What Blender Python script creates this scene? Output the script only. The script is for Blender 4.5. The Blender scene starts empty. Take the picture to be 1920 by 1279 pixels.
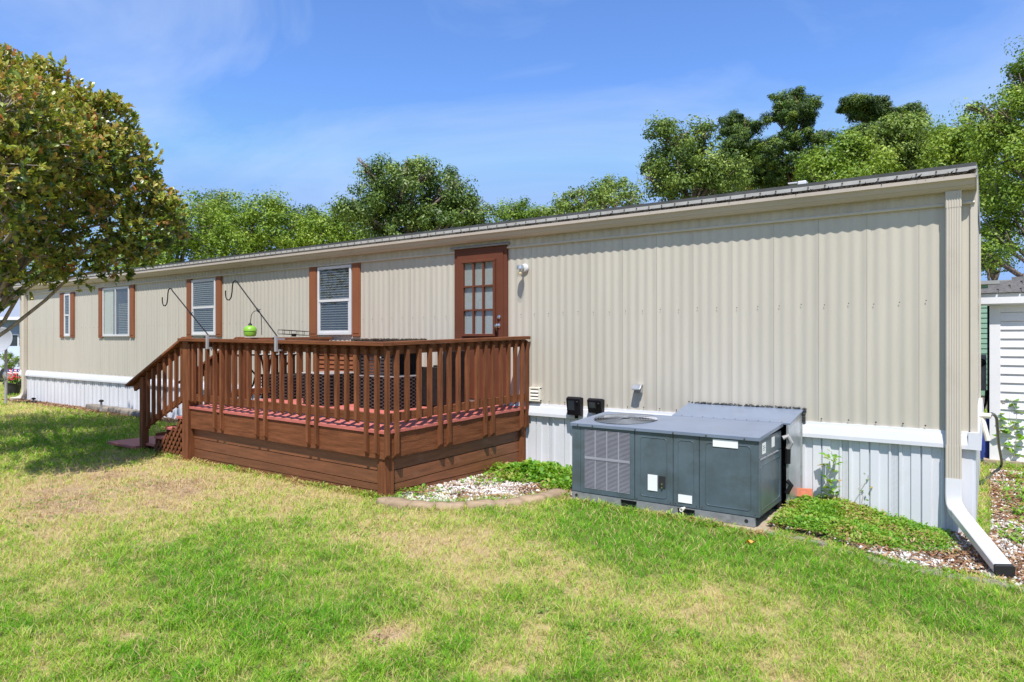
import bpy, math, random
import numpy as np
from mathutils import Vector, Matrix, Quaternion

# ------------------------------------------------------------------ camera, sky, sun, exposure
scene = bpy.context.scene
col = scene.collection
FOC = 1261.0                      # focal length in photograph pixels (1920 wide)
YAW = math.atan2(892.0, FOC)      # the house normal lies this far right of the view
CS, SN = math.cos(YAW), math.sin(YAW)
EYE = 1.73
cam = bpy.data.cameras.new('camera')
cam.sensor_width = 36.0
cam.lens = FOC / 1920 * 36.0
cam.shift_y = -2.5 / 1920
cam.clip_start = 0.05
cam.clip_end = 2000
camo = bpy.data.objects.new('camera', cam)
camo.location = (0, 0, EYE)
camo.rotation_euler = (math.pi / 2, 0, YAW)
col.objects.link(camo)
scene.camera = camo

SUNV = Vector((0.60, -1.0, 2.15)).normalized()
world = bpy.data.worlds.new('World'); scene.world = world
world.use_nodes = True
nt = world.node_tree; nt.nodes.clear()
def N(nt, typ, **kw):
    n = nt.nodes.new(typ)
    for k, v in kw.items():
        if hasattr(n, k): setattr(n, k, v)
        else: n.inputs[k.replace('_', ' ')].default_value = v
    return n
sky = nt.nodes.new('ShaderNodeTexSky'); sky.sky_type = 'NISHITA'; sky.sun_disc = False
sky.sun_elevation = math.asin(SUNV.z); sky.sun_rotation = math.atan2(SUNV.x, SUNV.y)
sky.air_density = 1.0; sky.dust_density = 0.0; sky.ozone_density = 1.6
tc = nt.nodes.new('ShaderNodeTexCoord')
mp = nt.nodes.new('ShaderNodeMapping'); mp.inputs['Rotation'].default_value = (-0.2, -0.5, 0.4)
mp.inputs['Scale'].default_value = (1.1, 2.2, 3.2); mp.inputs['Location'].default_value = (5.5, 3.3, 8.8)
n1 = nt.nodes.new('ShaderNodeTexNoise'); n1.inputs['Scale'].default_value = 1.0; n1.inputs['Detail'].default_value = 7; n1.inputs['Roughness'].default_value = 0.55; n1.inputs['Distortion'].default_value = 0.9
cr = nt.nodes.new('ShaderNodeValToRGB'); cr.color_ramp.elements[0].position = 0.45; cr.color_ramp.elements[1].position = 0.74
cr.color_ramp.elements[0].color = (0, 0, 0, 1); cr.color_ramp.elements[1].color = (0.62, 0.62, 0.62, 1)
mx = nt.nodes.new('ShaderNodeMix'); mx.data_type = 'RGBA'
mx.inputs['B'].default_value = (6.6, 7.8, 9.8, 1)
gm = nt.nodes.new('ShaderNodeMix'); gm.data_type = 'RGBA'; gm.blend_type = 'MULTIPLY'
gm.inputs['Factor'].default_value = 1.0; gm.inputs['B'].default_value = (1.16, 1.53, 2.15, 1)
bg = nt.nodes.new('ShaderNodeBackground'); bg.inputs['Strength'].default_value = 0.078
out = nt.nodes.new('ShaderNodeOutputWorld')
L = nt.links.new
L(tc.outputs['Generated'], mp.inputs['Vector']); L(mp.outputs['Vector'], n1.inputs['Vector'])
L(n1.outputs['Fac'], cr.inputs['Fac']); L(cr.outputs['Color'], mx.inputs['Factor'])
L(sky.outputs['Color'], gm.inputs['A']); dk_ = nt.nodes.new('ShaderNodeMix'); dk_.data_type = 'RGBA'; dk_.blend_type = 'DARKEN'; dk_.inputs['Factor'].default_value = 1.0; dk_.inputs['B'].default_value = (3.0, 5.0, 9.0, 1)
L(gm.outputs['Result'], dk_.inputs['A']); L(dk_.outputs['Result'], mx.inputs['A'])
L(mx.outputs['Result'], bg.inputs['Color']); L(bg.outputs['Background'], out.inputs['Surface'])

sun = bpy.data.lights.new('sun', 'SUN'); sun.energy = 5.0; sun.angle = math.radians(0.53); sun.color = (1.0, 0.955, 0.88)
suno = bpy.data.objects.new('sun', sun); suno.rotation_euler = SUNV.to_track_quat('Z', 'Y').to_euler(); suno.location = (10, -20, 40)
col.objects.link(suno)
scene.view_settings.view_transform = 'Standard'; scene.view_settings.look = 'None'
scene.view_settings.exposure = 0.48; scene.view_settings.gamma = 1.0; scene.view_settings.use_curve_mapping = False
scene.render.engine = 'CYCLES'
scene.cycles.max_bounces = 6; scene.cycles.transparent_max_bounces = 12

# ------------------------------------------------------------------ places
WALL = 7.19; XL, XR = -21.40, -0.09
def ray(x):
    t = (x - 960) / FOC
    return (-SN + CS * t, CS + SN * t)
def wx(x, Y=WALL):                       # X of picture column x on the plane Y
    a, b = ray(x); return Y * a / b
def wz(x, y, Y=WALL):                    # height of picture point on plane Y
    return EYE + (637 - y) * (Y / ray(x)[1]) / FOC
def pt(x, y, d):                         # point at depth d
    a, b = ray(x); return Vector((a * d, b * d, EYE + (637 - y) * d / FOC))
def sm(a, b, x):
    t = np.clip((x - a) / (b - a), 0, 1); return t * t * (3 - 2 * t)
def gz(X, Y):
    return 0.12 * (1 - sm(-2.3, -0.2, X)) - 0.08 * sm(7.5, 12, Y) + 0.02 * np.sin(X * 0.9 + 1) * np.sin(Y * 1.1) * (1 - sm(4.6, 5.2, Y))
def gp(x, y, it=4):                      # picture point on the ground
    z = 0.1
    for _ in range(it):
        d = (EYE - z) * FOC / (y - 637); a, b = ray(x); z = float(gz(a * d, b * d))
    return Vector((a * d, b * d, z))

# ------------------------------------------------------------------ materials
MATS = {}
def mat(name, c, rough=0.6, var=0.12, scale=6.0, bump=0.0, bscale=40.0, metal=0.0, stretch=(1, 1, 1), dirt=None, dscale=1.2, dlo=0.55, dhi=0.75, dmax=0.6, rnd=0.0, spec=0.5, c2=None, dst=None):
    if name in MATS: return MATS[name]
    m = bpy.data.materials.new(name); m.use_nodes = True; t = m.node_tree; t.nodes.clear(); l = t.links.new
    o = t.nodes.new('ShaderNodeOutputMaterial'); b = t.nodes.new('ShaderNodeBsdfPrincipled')
    l(b.outputs[0], o.inputs[0])
    b.inputs['Roughness'].default_value = rough; b.inputs['Metallic'].default_value = metal
    b.inputs['Specular IOR Level'].default_value = spec
    g = t.nodes.new('ShaderNodeNewGeometry'); mpn = t.nodes.new('ShaderNodeMapping'); mpn.inputs['Scale'].default_value = stretch
    l(g.outputs['Position'], mpn.inputs['Vector'])
    vec = mpn.outputs['Vector']
    if rnd:
        oi = t.nodes.new('ShaderNodeObjectInfo'); ad = t.nodes.new('ShaderNodeVectorMath'); ad.operation = 'ADD'
        ml = t.nodes.new('ShaderNodeMath'); ml.operation = 'MULTIPLY'; ml.inputs[1].default_value = 37.0
        l(oi.outputs['Random'], ml.inputs[0]); l(vec, ad.inputs[0]); l(ml.outputs[0], ad.inputs[1]); vec = ad.outputs[0]
    n = t.nodes.new('ShaderNodeTexNoise'); n.inputs['Scale'].default_value = scale; n.inputs['Detail'].default_value = 6; n.inputs['Roughness'].default_value = 0.6
    l(vec, n.inputs['Vector'])
    mr = t.nodes.new('ShaderNodeMapRange'); mr.inputs['From Min'].default_value = 0.3; mr.inputs['From Max'].default_value = 0.7
    l(n.outputs['Fac'], mr.inputs['Value'])
    mixc = t.nodes.new('ShaderNodeMix'); mixc.data_type = 'RGBA'
    lo = [max(0, x * (1 - var)) for x in c]; hi = [min(1, x * (1 + var)) for x in c]
    if c2: hi = list(c2)
    mixc.inputs['A'].default_value = (*lo, 1); mixc.inputs['B'].default_value = (*hi, 1)
    l(mr.outputs[0], mixc.inputs['Factor']); cur = mixc.outputs['Result']
    if rnd:
        hv = t.nodes.new('ShaderNodeHueSaturation'); m2 = t.nodes.new('ShaderNodeMapRange')
        m2.inputs['To Min'].default_value = 1 - rnd; m2.inputs['To Max'].default_value = 1 + rnd
        l(oi.outputs['Random'], m2.inputs['Value']); l(m2.outputs[0], hv.inputs['Value']); l(cur, hv.inputs['Color']); cur = hv.outputs['Color']
    if dirt:
        n2 = t.nodes.new('ShaderNodeTexNoise'); n2.inputs['Scale'].default_value = dscale; n2.inputs['Detail'].default_value = 8; n2.inputs['Roughness'].default_value = 0.68
        if dst:
            dm = t.nodes.new('ShaderNodeMapping'); dm.inputs['Scale'].default_value = dst; l(g.outputs['Position'], dm.inputs['Vector']); l(dm.outputs[0], n2.inputs['Vector'])
        else: l(g.outputs['Position'], n2.inputs['Vector'])
        r2 = t.nodes.new('ShaderNodeMapRange'); r2.inputs['From Min'].default_value = dlo; r2.inputs['From Max'].default_value = dhi; r2.inputs['To Max'].default_value = dmax
        l(n2.outputs['Fac'], r2.inputs['Value'])
        m3 = t.nodes.new('ShaderNodeMix'); m3.data_type = 'RGBA'; m3.inputs['B'].default_value = (*dirt, 1)
        l(r2.outputs[0], m3.inputs['Factor']); l(cur, m3.inputs['A']); cur = m3.outputs['Result']
    l(cur, b.inputs['Base Color'])
    if bump:
        nb = t.nodes.new('ShaderNodeTexNoise'); nb.inputs['Scale'].default_value = bscale; nb.inputs['Detail'].default_value = 5
        l(vec, nb.inputs['Vector'])
        bp = t.nodes.new('ShaderNodeBump'); bp.inputs['Strength'].default_value = bump; bp.inputs['Distance'].default_value = 0.01
        l(nb.outputs['Fac'], bp.inputs['Height']); l(bp.outputs[0], b.inputs['Normal'])
    MATS[name] = m; return m

def leafmat(name, stops, trans=0.35, rough=0.45, spec=0.4):
    """foliage: per-leaf attribute 'tint' (0..1) picks the leaf's own colour"""
    m = bpy.data.materials.new(name); m.use_nodes = True; t = m.node_tree; t.nodes.clear(); l = t.links.new
    o = t.nodes.new('ShaderNodeOutputMaterial'); b = t.nodes.new('ShaderNodeBsdfPrincipled'); b.inputs['Roughness'].default_value = rough
    b.inputs['Specular IOR Level'].default_value = spec
    tr = t.nodes.new('ShaderNodeBsdfTranslucent'); ms = t.nodes.new('ShaderNodeMixShader'); ms.inputs[0].default_value = trans
    a = t.nodes.new('ShaderNodeAttribute'); a.attribute_name = 'tint'
    r = t.nodes.new('ShaderNodeValToRGB')
    while len(r.color_ramp.elements) < len(stops): r.color_ramp.elements.new(0.5)
    for e, (p, c) in zip(r.color_ramp.elements, stops): e.position = p; e.color = (*c, 1)
    l(a.outputs['Fac'], r.inputs['Fac']); l(r.outputs['Color'], b.inputs['Base Color'])
    hv = t.nodes.new('ShaderNodeHueSaturation'); hv.inputs['Value'].default_value = 1.25; hv.inputs['Saturation'].default_value = 1.1; hv.inputs['Hue'].default_value = 0.49
    l(r.outputs['Color'], hv.inputs['Color']); l(hv.outputs['Color'], tr.inputs['Color'])
    l(b.outputs[0], ms.inputs[1]); l(tr.outputs[0], ms.inputs[2]); l(ms.outputs[0], o.inputs[0])
    MATS[name] = m; return m

# ------------------------------------------------------------------ mesh building
class MB:
    def __init__(s): s.v = []; s.f = []
    def add(s, vs, fs):
        n = len(s.v); s.v += [tuple(p) for p in vs]; s.f += [tuple(i + n for i in q) for q in fs]; return s
    def box(s, x0, x1, y0, y1, z0, z1):
        if x0 > x1: x0, x1 = x1, x0
        if y0 > y1: y0, y1 = y1, y0
        if z0 > z1: z0, z1 = z1, z0
        return s.add([(x0,y0,z0),(x1,y0,z0),(x1,y1,z0),(x0,y1,z0),(x0,y0,z1),(x1,y0,z1),(x1,y1,z1),(x0,y1,z1)],
              [(0,3,2,1),(4,5,6,7),(0,1,5,4),(1,2,6,5),(2,3,7,6),(3,0,4,7)])
    def beam(s, p0, p1, w, h, up=(0, 0, 1)):
        p0, p1 = Vector(p0), Vector(p1); d = (p1 - p0).normalized(); u = Vector(up); sd = d.cross(u)
        if sd.length < 1e-5: sd = d.cross(Vector((1, 0, 0)))
        sd.normalize(); u = sd.cross(d).normalized()
        vs = []
        for p in (p0, p1):
            for a, b in ((-1,-1),(1,-1),(1,1),(-1,1)): vs.append(p + sd * a * w / 2 + u * b * h / 2)
        return s.add(vs, [(0,1,2,3),(7,6,5,4),(0,4,5,1),(1,5,6,2),(2,6,7,3),(3,7,4,0)])
    def prism(s, poly, axis, a, b):
        """poly: list of 2-D points in the two other axes; extruded from a to b"""
        def P(u, v, w): return {'x': (w, u, v), 'y': (u, w, v), 'z': (u, v, w)}[axis]
        n = len(poly); vs = [P(u, v, a) for u, v in poly] + [P(u, v, b) for u, v in poly]
        fs = [tuple(range(n)), tuple(range(2 * n - 1, n - 1, -1))] + [(i, i + n, (i + 1) % n + n, (i + 1) % n) for i in range(n)]
        return s.add(vs, fs)
    def sheet(s, line, axis, a, b):
        def P(u, v, w): return {'x': (w, u, v), 'y': (u, w, v), 'z': (u, v, w)}[axis]
        n = len(line); return s.add([P(u, v, a) for u, v in line] + [P(u, v, b) for u, v in line], [(i, i + 1, i + 1 + n, i + n) for i in range(n - 1)])
    def tube(s, pts, r, n=8, cap=True):
        pts = [Vector(p) for p in pts]; rs = r if hasattr(r, '__len__') else [r] * len(pts)
        prev = None; vs = []
        for i, p in enumerate(pts):
            d = (pts[min(i + 1, len(pts) - 1)] - pts[max(i - 1, 0)])
            d = d.normalized() if d.length > 1e-9 else Vector((0, 0, 1))
            if prev is None:
                u = d.orthogonal().normalized()
            else:
                u = (prev - d * prev.dot(d)); u = u.normalized() if u.length > 1e-6 else d.orthogonal().normalized()
            prev = u; w = d.cross(u)
            for k in range(n):
                a = 2 * math.pi * k / n; vs.append(p + (u * math.cos(a) + w * math.sin(a)) * rs[i])
        fs = []
        for i in range(len(pts) - 1):
            for k in range(n): fs.append((i * n + k, i * n + (k + 1) % n, (i + 1) * n + (k + 1) % n, (i + 1) * n + k))
        if cap: fs += [tuple(range(n - 1, -1, -1)), tuple(range((len(pts) - 1) * n, len(pts) * n))]
        return s.add(vs, fs)
    def lathe(s, prof, c=(0, 0, 0), n=20, axis='z', cap=True):
        vs = []
        for r, h in prof:
            for k in range(n):
                a = 2 * math.pi * k / n; u, v = r * math.cos(a), r * math.sin(a)
                q = {'z': (u, v, h), 'y': (u, h, v), 'x': (h, u, v)}[axis]
                vs.append((c[0] + q[0], c[1] + q[1], c[2] + q[2]))
        fs = []
        for i in range(len(prof) - 1):
            for k in range(n): fs.append((i * n + k, i * n + (k + 1) % n, (i + 1) * n + (k + 1) % n, (i + 1) * n + k))
        if cap: fs += [tuple(range(n - 1, -1, -1)), tuple(range((len(prof) - 1) * n, len(prof) * n))]
        return s.add(vs, fs)
    def warp(s, fn): s.v = [fn(*p) for p in s.v]; return s
    def rot(s, m, c=(0, 0, 0)):
        c = Vector(c); s.v = [tuple(m @ (Vector(p) - c) + c) for p in s.v]; return s
    def move(s, d): s.v = [(p[0] + d[0], p[1] + d[1], p[2] + d[2]) for p in s.v]; return s

ORG = {}
def worg(o): return ORG.get(o.name, Vector((0, 0, 0)))
def link(o, parent, w):
    col.objects.link(o); w = Vector(w); ORG[o.name] = w
    if parent is not None: o.parent = parent; o.location = w - worg(parent)
    else: o.location = w
    return o
def props(o, label=None, cat=None, group=None, kind=None):
    if label: o['label'] = label
    if cat: o['category'] = cat
    if group: o['group'] = group
    if kind: o['kind'] = kind
    return o
def obj(name, mb, m, parent=None, smooth=False, bevel=0.0, label=None, cat=None, group=None, kind=None, bseg=2):
    v = np.array(mb.v, dtype=float); c = (v.min(0) + v.max(0)) / 2
    if parent is None: c[2] = v[:, 2].min()
    me = bpy.data.meshes.new(name); me.from_pydata((v - c).tolist(), [], mb.f); me.materials.append(MATS[m] if isinstance(m, str) else m)
    me.update()
    import bmesh
    bm = bmesh.new(); bm.from_mesh(me); bmesh.ops.recalc_face_normals(bm, faces=bm.faces); bm.to_mesh(me); bm.free()
    if smooth: me.shade_smooth()
    if smooth == 'auto': me.set_sharp_from_angle(angle=math.radians(35))
    o = bpy.data.objects.new(name, me); link(o, parent, c)
    if bevel:
        bv = o.modifiers.new('bevel', 'BEVEL'); bv.width = bevel; bv.segments = bseg; bv.limit_method = 'ANGLE'; bv.angle_limit = math.radians(40)
    return props(o, label, cat, group, kind)
def inst(src, name, parent, w, rot=None, label=None):
    """another piece like src (shared mesh) at world point w"""
    o = src.copy(); o.name = name
    for k in ('label', 'category', 'group'): 
        if k in o: del o[k]
    link(o, parent, w)
    if rot is not None: o.rotation_euler = rot
    if label: o['label'] = label
    return o
def thing(name, loc, label, cat, group=None):
    o = bpy.data.objects.new(name, None); o.empty_display_size = 0.2; link(o, None, loc); return props(o, label, cat, group)
def fastmesh(name, V, F, m, tint=None, smooth=False, parent=None, kind=None, label=None, cat=None, group=None):
    """V (n,3), F (m,4) or (m,3) numpy"""
    c = (V.min(0) + V.max(0)) / 2; c[2] = V[:, 2].min()
    me = bpy.data.meshes.new(name); k = F.shape[1]
    me.vertices.add(len(V)); me.vertices.foreach_set('co', (V - c).astype(np.float32).ravel())
    me.loops.add(F.size); me.loops.foreach_set('vertex_index', F.astype(np.int32).ravel())
    me.polygons.add(len(F)); me.polygons.foreach_set('loop_start', np.arange(0, F.size, k, dtype=np.int32))
    try: me.polygons.foreach_set('loop_total', np.full(len(F), k, dtype=np.int32))
    except Exception: pass
    me.update(calc_edges=True)
    if tint is not None:
        at = me.attributes.new('tint', 'FLOAT', 'POINT'); at.data.foreach_set('value', tint.astype(np.float32))
    me.materials.append(MATS[m] if isinstance(m, str) else m)
    if smooth: me.shade_smooth()
    o = bpy.data.objects.new(name, me); link(o, parent, c); return props(o, label, cat, group, kind)

RNG = np.random.default_rng(7)
def vnoise(x, y, seed=0):
    xi = np.floor(x).astype(np.int64); yi = np.floor(y).astype(np.int64); fx = x - xi; fy = y - yi
    fx = fx * fx * (3 - 2 * fx); fy = fy * fy * (3 - 2 * fy)
    def h(a, b):
        n = (a * 374761393 + b * 668265263 + seed * 974711) & 0x7fffffff
        n = ((n ^ (n >> 13)) * 1274126177) & 0x7fffffff
        return ((n ^ (n >> 16)) & 0xffff) / 65535.0
    return (h(xi, yi) * (1 - fx) + h(xi + 1, yi) * fx) * (1 - fy) + (h(xi, yi + 1) * (1 - fx) + h(xi + 1, yi + 1) * fx) * fy
def fbm(x, y, seed=0, o=4):
    s = 0; a = 0.5; t = 0
    for i in range(o): s = s + a * vnoise(x * 2 ** i, y * 2 ** i, seed + i * 17); t += a; a *= 0.55
    return s / t

# colours
mat('siding', (0.478, 0.443, 0.378), 0.42, 0.05, 1.2, 0.05, 12, stretch=(1.5, 1, 0.35), dirt=(0.36, 0.34, 0.28), dscale=2.0, dlo=0.50, dhi=0.80, dmax=0.45, dst=(5, 1, 0.35))
mat('frieze', (0.43, 0.39, 0.31), 0.5, 0.10, 3, stretch=(2.5, 1, 0.6), dirt=(0.22, 0.17, 0.08), dscale=3, dlo=0.5, dhi=0.8, dmax=0.5)
mat('trim_beige', (0.50, 0.455, 0.39), 0.4, 0.05, 2, dirt=(0.35, 0.28, 0.2), dscale=3, dlo=0.55, dhi=0.9, dmax=0.4)
mat('gutter_beige', (0.44, 0.385, 0.33), 0.35, 0.06, 2, stretch=(0.4, 1, 3), dirt=(0.30, 0.24, 0.18), dscale=4, dlo=0.55, dhi=0.85, dmax=0.45)
mat('white_metal', (0.58, 0.58, 0.60), 0.35, 0.05, 3, dirt=(0.45, 0.43, 0.38), dscale=3, dlo=0.58, dhi=0.85, dmax=0.4)
mat('white_vinyl', (0.61, 0.62, 0.665), 0.4, 0.04, 2, dirt=(0.42, 0.42, 0.36), dscale=2.2, dlo=0.58, dhi=0.85, dmax=0.35)
mat('edge_white', (0.46, 0.45, 0.44), 0.4, 0.12, 4, dirt=(0.2, 0.17, 0.14), dscale=6, dlo=0.5, dhi=0.8, dmax=0.5)
mat('roof_edge', (0.055, 0.058, 0.06), 0.7, 0.3, 9)
mat('roof_membrane', (0.28, 0.28, 0.28), 0.8, 0.2, 2)
mat('litter', (0.06, 0.045, 0.03), 0.9, 0.5, 30, 0.6, 60)
mat('shutter', (0.22, 0.082, 0.038), 0.6, 0.12, 3, stretch=(1, 1, .4), spec=0.2)
mat('door_brown', (0.125, 0.044, 0.026), 0.55, 0.08, 3, spec=0.15)
for ax, st in (('x', (0.9, 9, 9)), ('y', (9, 0.9, 9)), ('z', (9, 9, 0.9))):
    mat('stain_' + ax, (0.160, 0.060, 0.027), 0.65, 0.36, 3.0, 0.30, 8, stretch=st, rnd=0.15, dirt=(0.10, 0.035, 0.018), dscale=2.5, dlo=0.55, dhi=0.8, dmax=0.5, spec=0.12)
mat('skirt_stain', (0.165, 0.061, 0.026), 0.55, 0.28, 3.0, 0.2, 6, stretch=(0.9, 9, 9), rnd=0.12, dirt=(0.10, 0.04, 0.022), dscale=3, dlo=0.5, dhi=0.8, dmax=0.5)
mat('skirt_stain_side', (0.165, 0.061, 0.026), 0.55, 0.28, 3.0, 0.2, 6, stretch=(9, 0.9, 9), rnd=0.12, dirt=(0.34, 0.25, 0.20), dscale=5, dlo=0.56, dhi=0.8, dmax=0.35)
mat('floor_red', (0.44, 0.125, 0.10), 0.6, 0.12, 4, 0.1, 20, stretch=(1, 5, 5), rnd=0.06, dirt=(0.25, 0.08, 0.06), dscale=3, dmax=0.4)
mat('black', (0.010, 0.010, 0.012), 0.5, 0.3, 8, spec=0.2)
mat('black_plastic', (0.008, 0.007, 0.010), 0.45, 0.3, 8, spec=0.18)
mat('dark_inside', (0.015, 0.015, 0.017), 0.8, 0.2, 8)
mat('chrome', (0.62, 0.62, 0.62), 0.22, 0.05, 10, metal=1.0)
mat('galvanised', (0.50, 0.52, 0.54), 0.38, 0.16, 7, metal=0.75, dirt=(0.33, 0.15, 0.07), dscale=3, dlo=0.60, dhi=0.8, dmax=0.5)
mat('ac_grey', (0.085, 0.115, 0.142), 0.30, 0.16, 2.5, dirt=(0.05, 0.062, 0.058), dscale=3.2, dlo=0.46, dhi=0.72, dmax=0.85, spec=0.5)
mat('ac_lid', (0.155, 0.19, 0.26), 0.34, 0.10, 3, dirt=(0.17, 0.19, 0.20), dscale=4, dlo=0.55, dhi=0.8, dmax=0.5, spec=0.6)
mat('ac_slat', (0.27, 0.27, 0.31), 0.45, 0.10, 5)
mat('base_rail', (0.26, 0.27, 0.28), 0.5, 0.2, 10, metal=0.3, dirt=(0.12, 0.09, 0.06), dscale=8)
mat('sticker', (0.80, 0.80, 0.80), 0.4, 0.03, 5)
mat('concrete', (0.33, 0.27, 0.19), 0.85, 0.18, 12, 0.3, 60, dirt=(0.22, 0.18, 0.13), dscale=5)
mat('stone_tan', (0.31, 0.225, 0.145), 0.85, 0.18, 9, 0.4, 50, rnd=0.12, dirt=(0.17, 0.13, 0.10), dscale=7)
mat('stone_grey', (0.22, 0.19, 0.155), 0.88, 0.22, 9, 0.5, 50, rnd=0.15, dirt=(0.12, 0.10, 0.08), dscale=7)
mat('brick_red', (0.42, 0.13, 0.07), 0.85, 0.2, 15, 0.3, 60)
mat('bark', (0.33, 0.29, 0.25), 0.9, 0.35, 10, 0.8, 30, stretch=(2, 2, .5))
mat('bark_far', (0.16, 0.125, 0.10), 0.9, 0.3, 3, stretch=(2, 2, .4))
mat('green_plastic', (0.20, 0.42, 0.04), 0.35, 0.08, 10)
mat('curtain', (0.62, 0.60, 0.52), 0.8, 0.08, 3, stretch=(8, 1, .3))
mat('blind', (0.42, 0.43, 0.43), 0.5, 0.04, 3)
mat('room_dark', (0.07, 0.075, 0.085), 0.9, 0.4, 3)
mat('wicker', (0.02, 0.016, 0.016), 0.6, 0.3, 20, spec=0.2)
mat('table_glass', (0.55, 0.60, 0.62), 0.1, 0.05, 5)
mat('shed_white', (0.72, 0.72, 0.76), 0.45, 0.04, 2)
mat('shingle', (0.085, 0.082, 0.08), 0.9, 0.35, 20, 0.4, 80, rnd=0.2)
mat('green_siding', (0.20, 0.34, 0.25), 0.5, 0.08, 3)
mat('blue_siding', (0.23, 0.30, 0.42), 0.6, 0.08, 3)
mat('roof_blue', (0.22, 0.25, 0.32), 0.8, 0.1, 6)
mat('car_paint', (0.50, 0.56, 0.66), 0.25, 0.03, 2)
mat('window_dark', (0.03, 0.04, 0.05), 0.1, 0.2, 3)
mat('rubber', (0.02, 0.02, 0.02), 0.8, 0.2, 8)
mat('hose', (0.03, 0.05, 0.035), 0.4, 0.2, 8)
mat('pot', (0.03, 0.03, 0.035), 0.5, 0.2, 8)
mat('flower_red', (0.65, 0.04, 0.08), 0.5, 0.3, 30)
mat('flag_red', (0.55, 0.03, 0.04), 0.6, 0.05, 3); mat('flag_white', (0.75, 0.75, 0.75), 0.6, 0.05, 3); mat('flag_blue', (0.03, 0.06, 0.30), 0.6, 0.05, 3)
mat('dish', (0.32, 0.33, 0.36), 0.5, 0.05, 3)
mat('pebble', (0.70, 0.68, 0.64), 0.7, 0.25, 25, rnd=0)
mat('pvc', (0.70, 0.66, 0.58), 0.5, 0.1, 6)
mat('asphalt', (0.10, 0.10, 0.10), 0.9, 0.2, 8)
mat('pine_bark', (0.22, 0.13, 0.09), 0.9, 0.3, 3, stretch=(2, 2, .4))
mat('label_ink', (0.10, 0.10, 0.11), 0.5, 0.1, 5)
mat('orange_leaf', (0.72, 0.27, 0.03), 0.6, 0.2, 30)
mat('net_grey', (0.30, 0.29, 0.30), 0.5, 0.1, 8)

def glassmat():
    m = bpy.data.materials.new('window_glass'); m.use_nodes = True; t = m.node_tree; t.nodes.clear(); l = t.links.new
    o = t.nodes.new('ShaderNodeOutputMaterial'); tr = t.nodes.new('ShaderNodeBsdfTransparent'); gl = t.nodes.new('ShaderNodeBsdfGlossy')
    gl.inputs['Roughness'].default_value = 0.03; tr.inputs['Color'].default_value = (0.92, 0.94, 0.93, 1)
    fw = t.nodes.new('ShaderNodeLayerWeight'); fw.inputs['Blend'].default_value = 0.25; fp = t.nodes.new('ShaderNodeMath'); fp.operation = 'POWER'; fp.inputs[1].default_value = 2.0; l(fw.outputs['Facing'], fp.inputs[0]); fr = t.nodes.new('ShaderNodeMath'); fr.operation = 'MULTIPLY_ADD'; fr.inputs[1].default_value = 0.5; fr.inputs[2].default_value = 0.05; l(fp.outputs[0], fr.inputs[0]); g = t.nodes.new('ShaderNodeNewGeometry')
    n = t.nodes.new('ShaderNodeTexNoise'); n.inputs['Scale'].default_value = 3; bp = t.nodes.new('ShaderNodeBump'); bp.inputs['Strength'].default_value = 0.05; bp.inputs['Distance'].default_value = 0.02
    l(g.outputs['Position'], n.inputs['Vector']); l(n.outputs['Fac'], bp.inputs['Height']); l(bp.outputs[0], gl.inputs['Normal'])
    ms = t.nodes.new('ShaderNodeMixShader'); l(fr.outputs[0], ms.inputs[0]); l(tr.outputs[0], ms.inputs[1]); l(gl.outputs[0], ms.inputs[2]); l(ms.outputs[0], o.inputs[0])
    MATS['glass'] = m
glassmat()
def ventmat():
    """vinyl with a diamond pattern of small punched holes"""
    m = mat('vent_vinyl', (0.61, 0.62, 0.665), 0.4, 0.04, 2); t = m.node_tree; l = t.links.new
    b = [n for n in t.nodes if n.type == 'BSDF_PRINCIPLED'][0]; src = b.inputs['Base Color'].links[0].from_socket
    g = t.nodes.new('ShaderNodeNewGeometry'); sp = t.nodes.new('ShaderNodeSeparateXYZ'); l(g.outputs['Position'], sp.inputs[0])
    def mth(op, a, bb=None):
        n = t.nodes.new('ShaderNodeMath'); n.operation = op
        for i, q in enumerate((a, bb)):
            if q is None: continue
            if isinstance(q, (int, float)): n.inputs[i].default_value = q
            else: l(q, n.inputs[i])
        return n.outputs[0]
    k = 2 * math.pi / 0.022
    s1 = mth('SINE', mth('MULTIPLY', mth('ADD', sp.outputs['X'], sp.outputs['Z']), k)); s2 = mth('SINE', mth('MULTIPLY', mth('SUBTRACT', sp.outputs['X'], sp.outputs['Z']), k))
    hole = mth('GREATER_THAN', mth('MULTIPLY', s1, s2), 0.45)
    mx = t.nodes.new('ShaderNodeMix'); mx.data_type = 'RGBA'; mx.inputs['B'].default_value = (0.16, 0.17, 0.19, 1); l(hole, mx.inputs['Factor']); l(src, mx.inputs['A']); l(mx.outputs['Result'], b.inputs['Base Color'])
ventmat()

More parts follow.
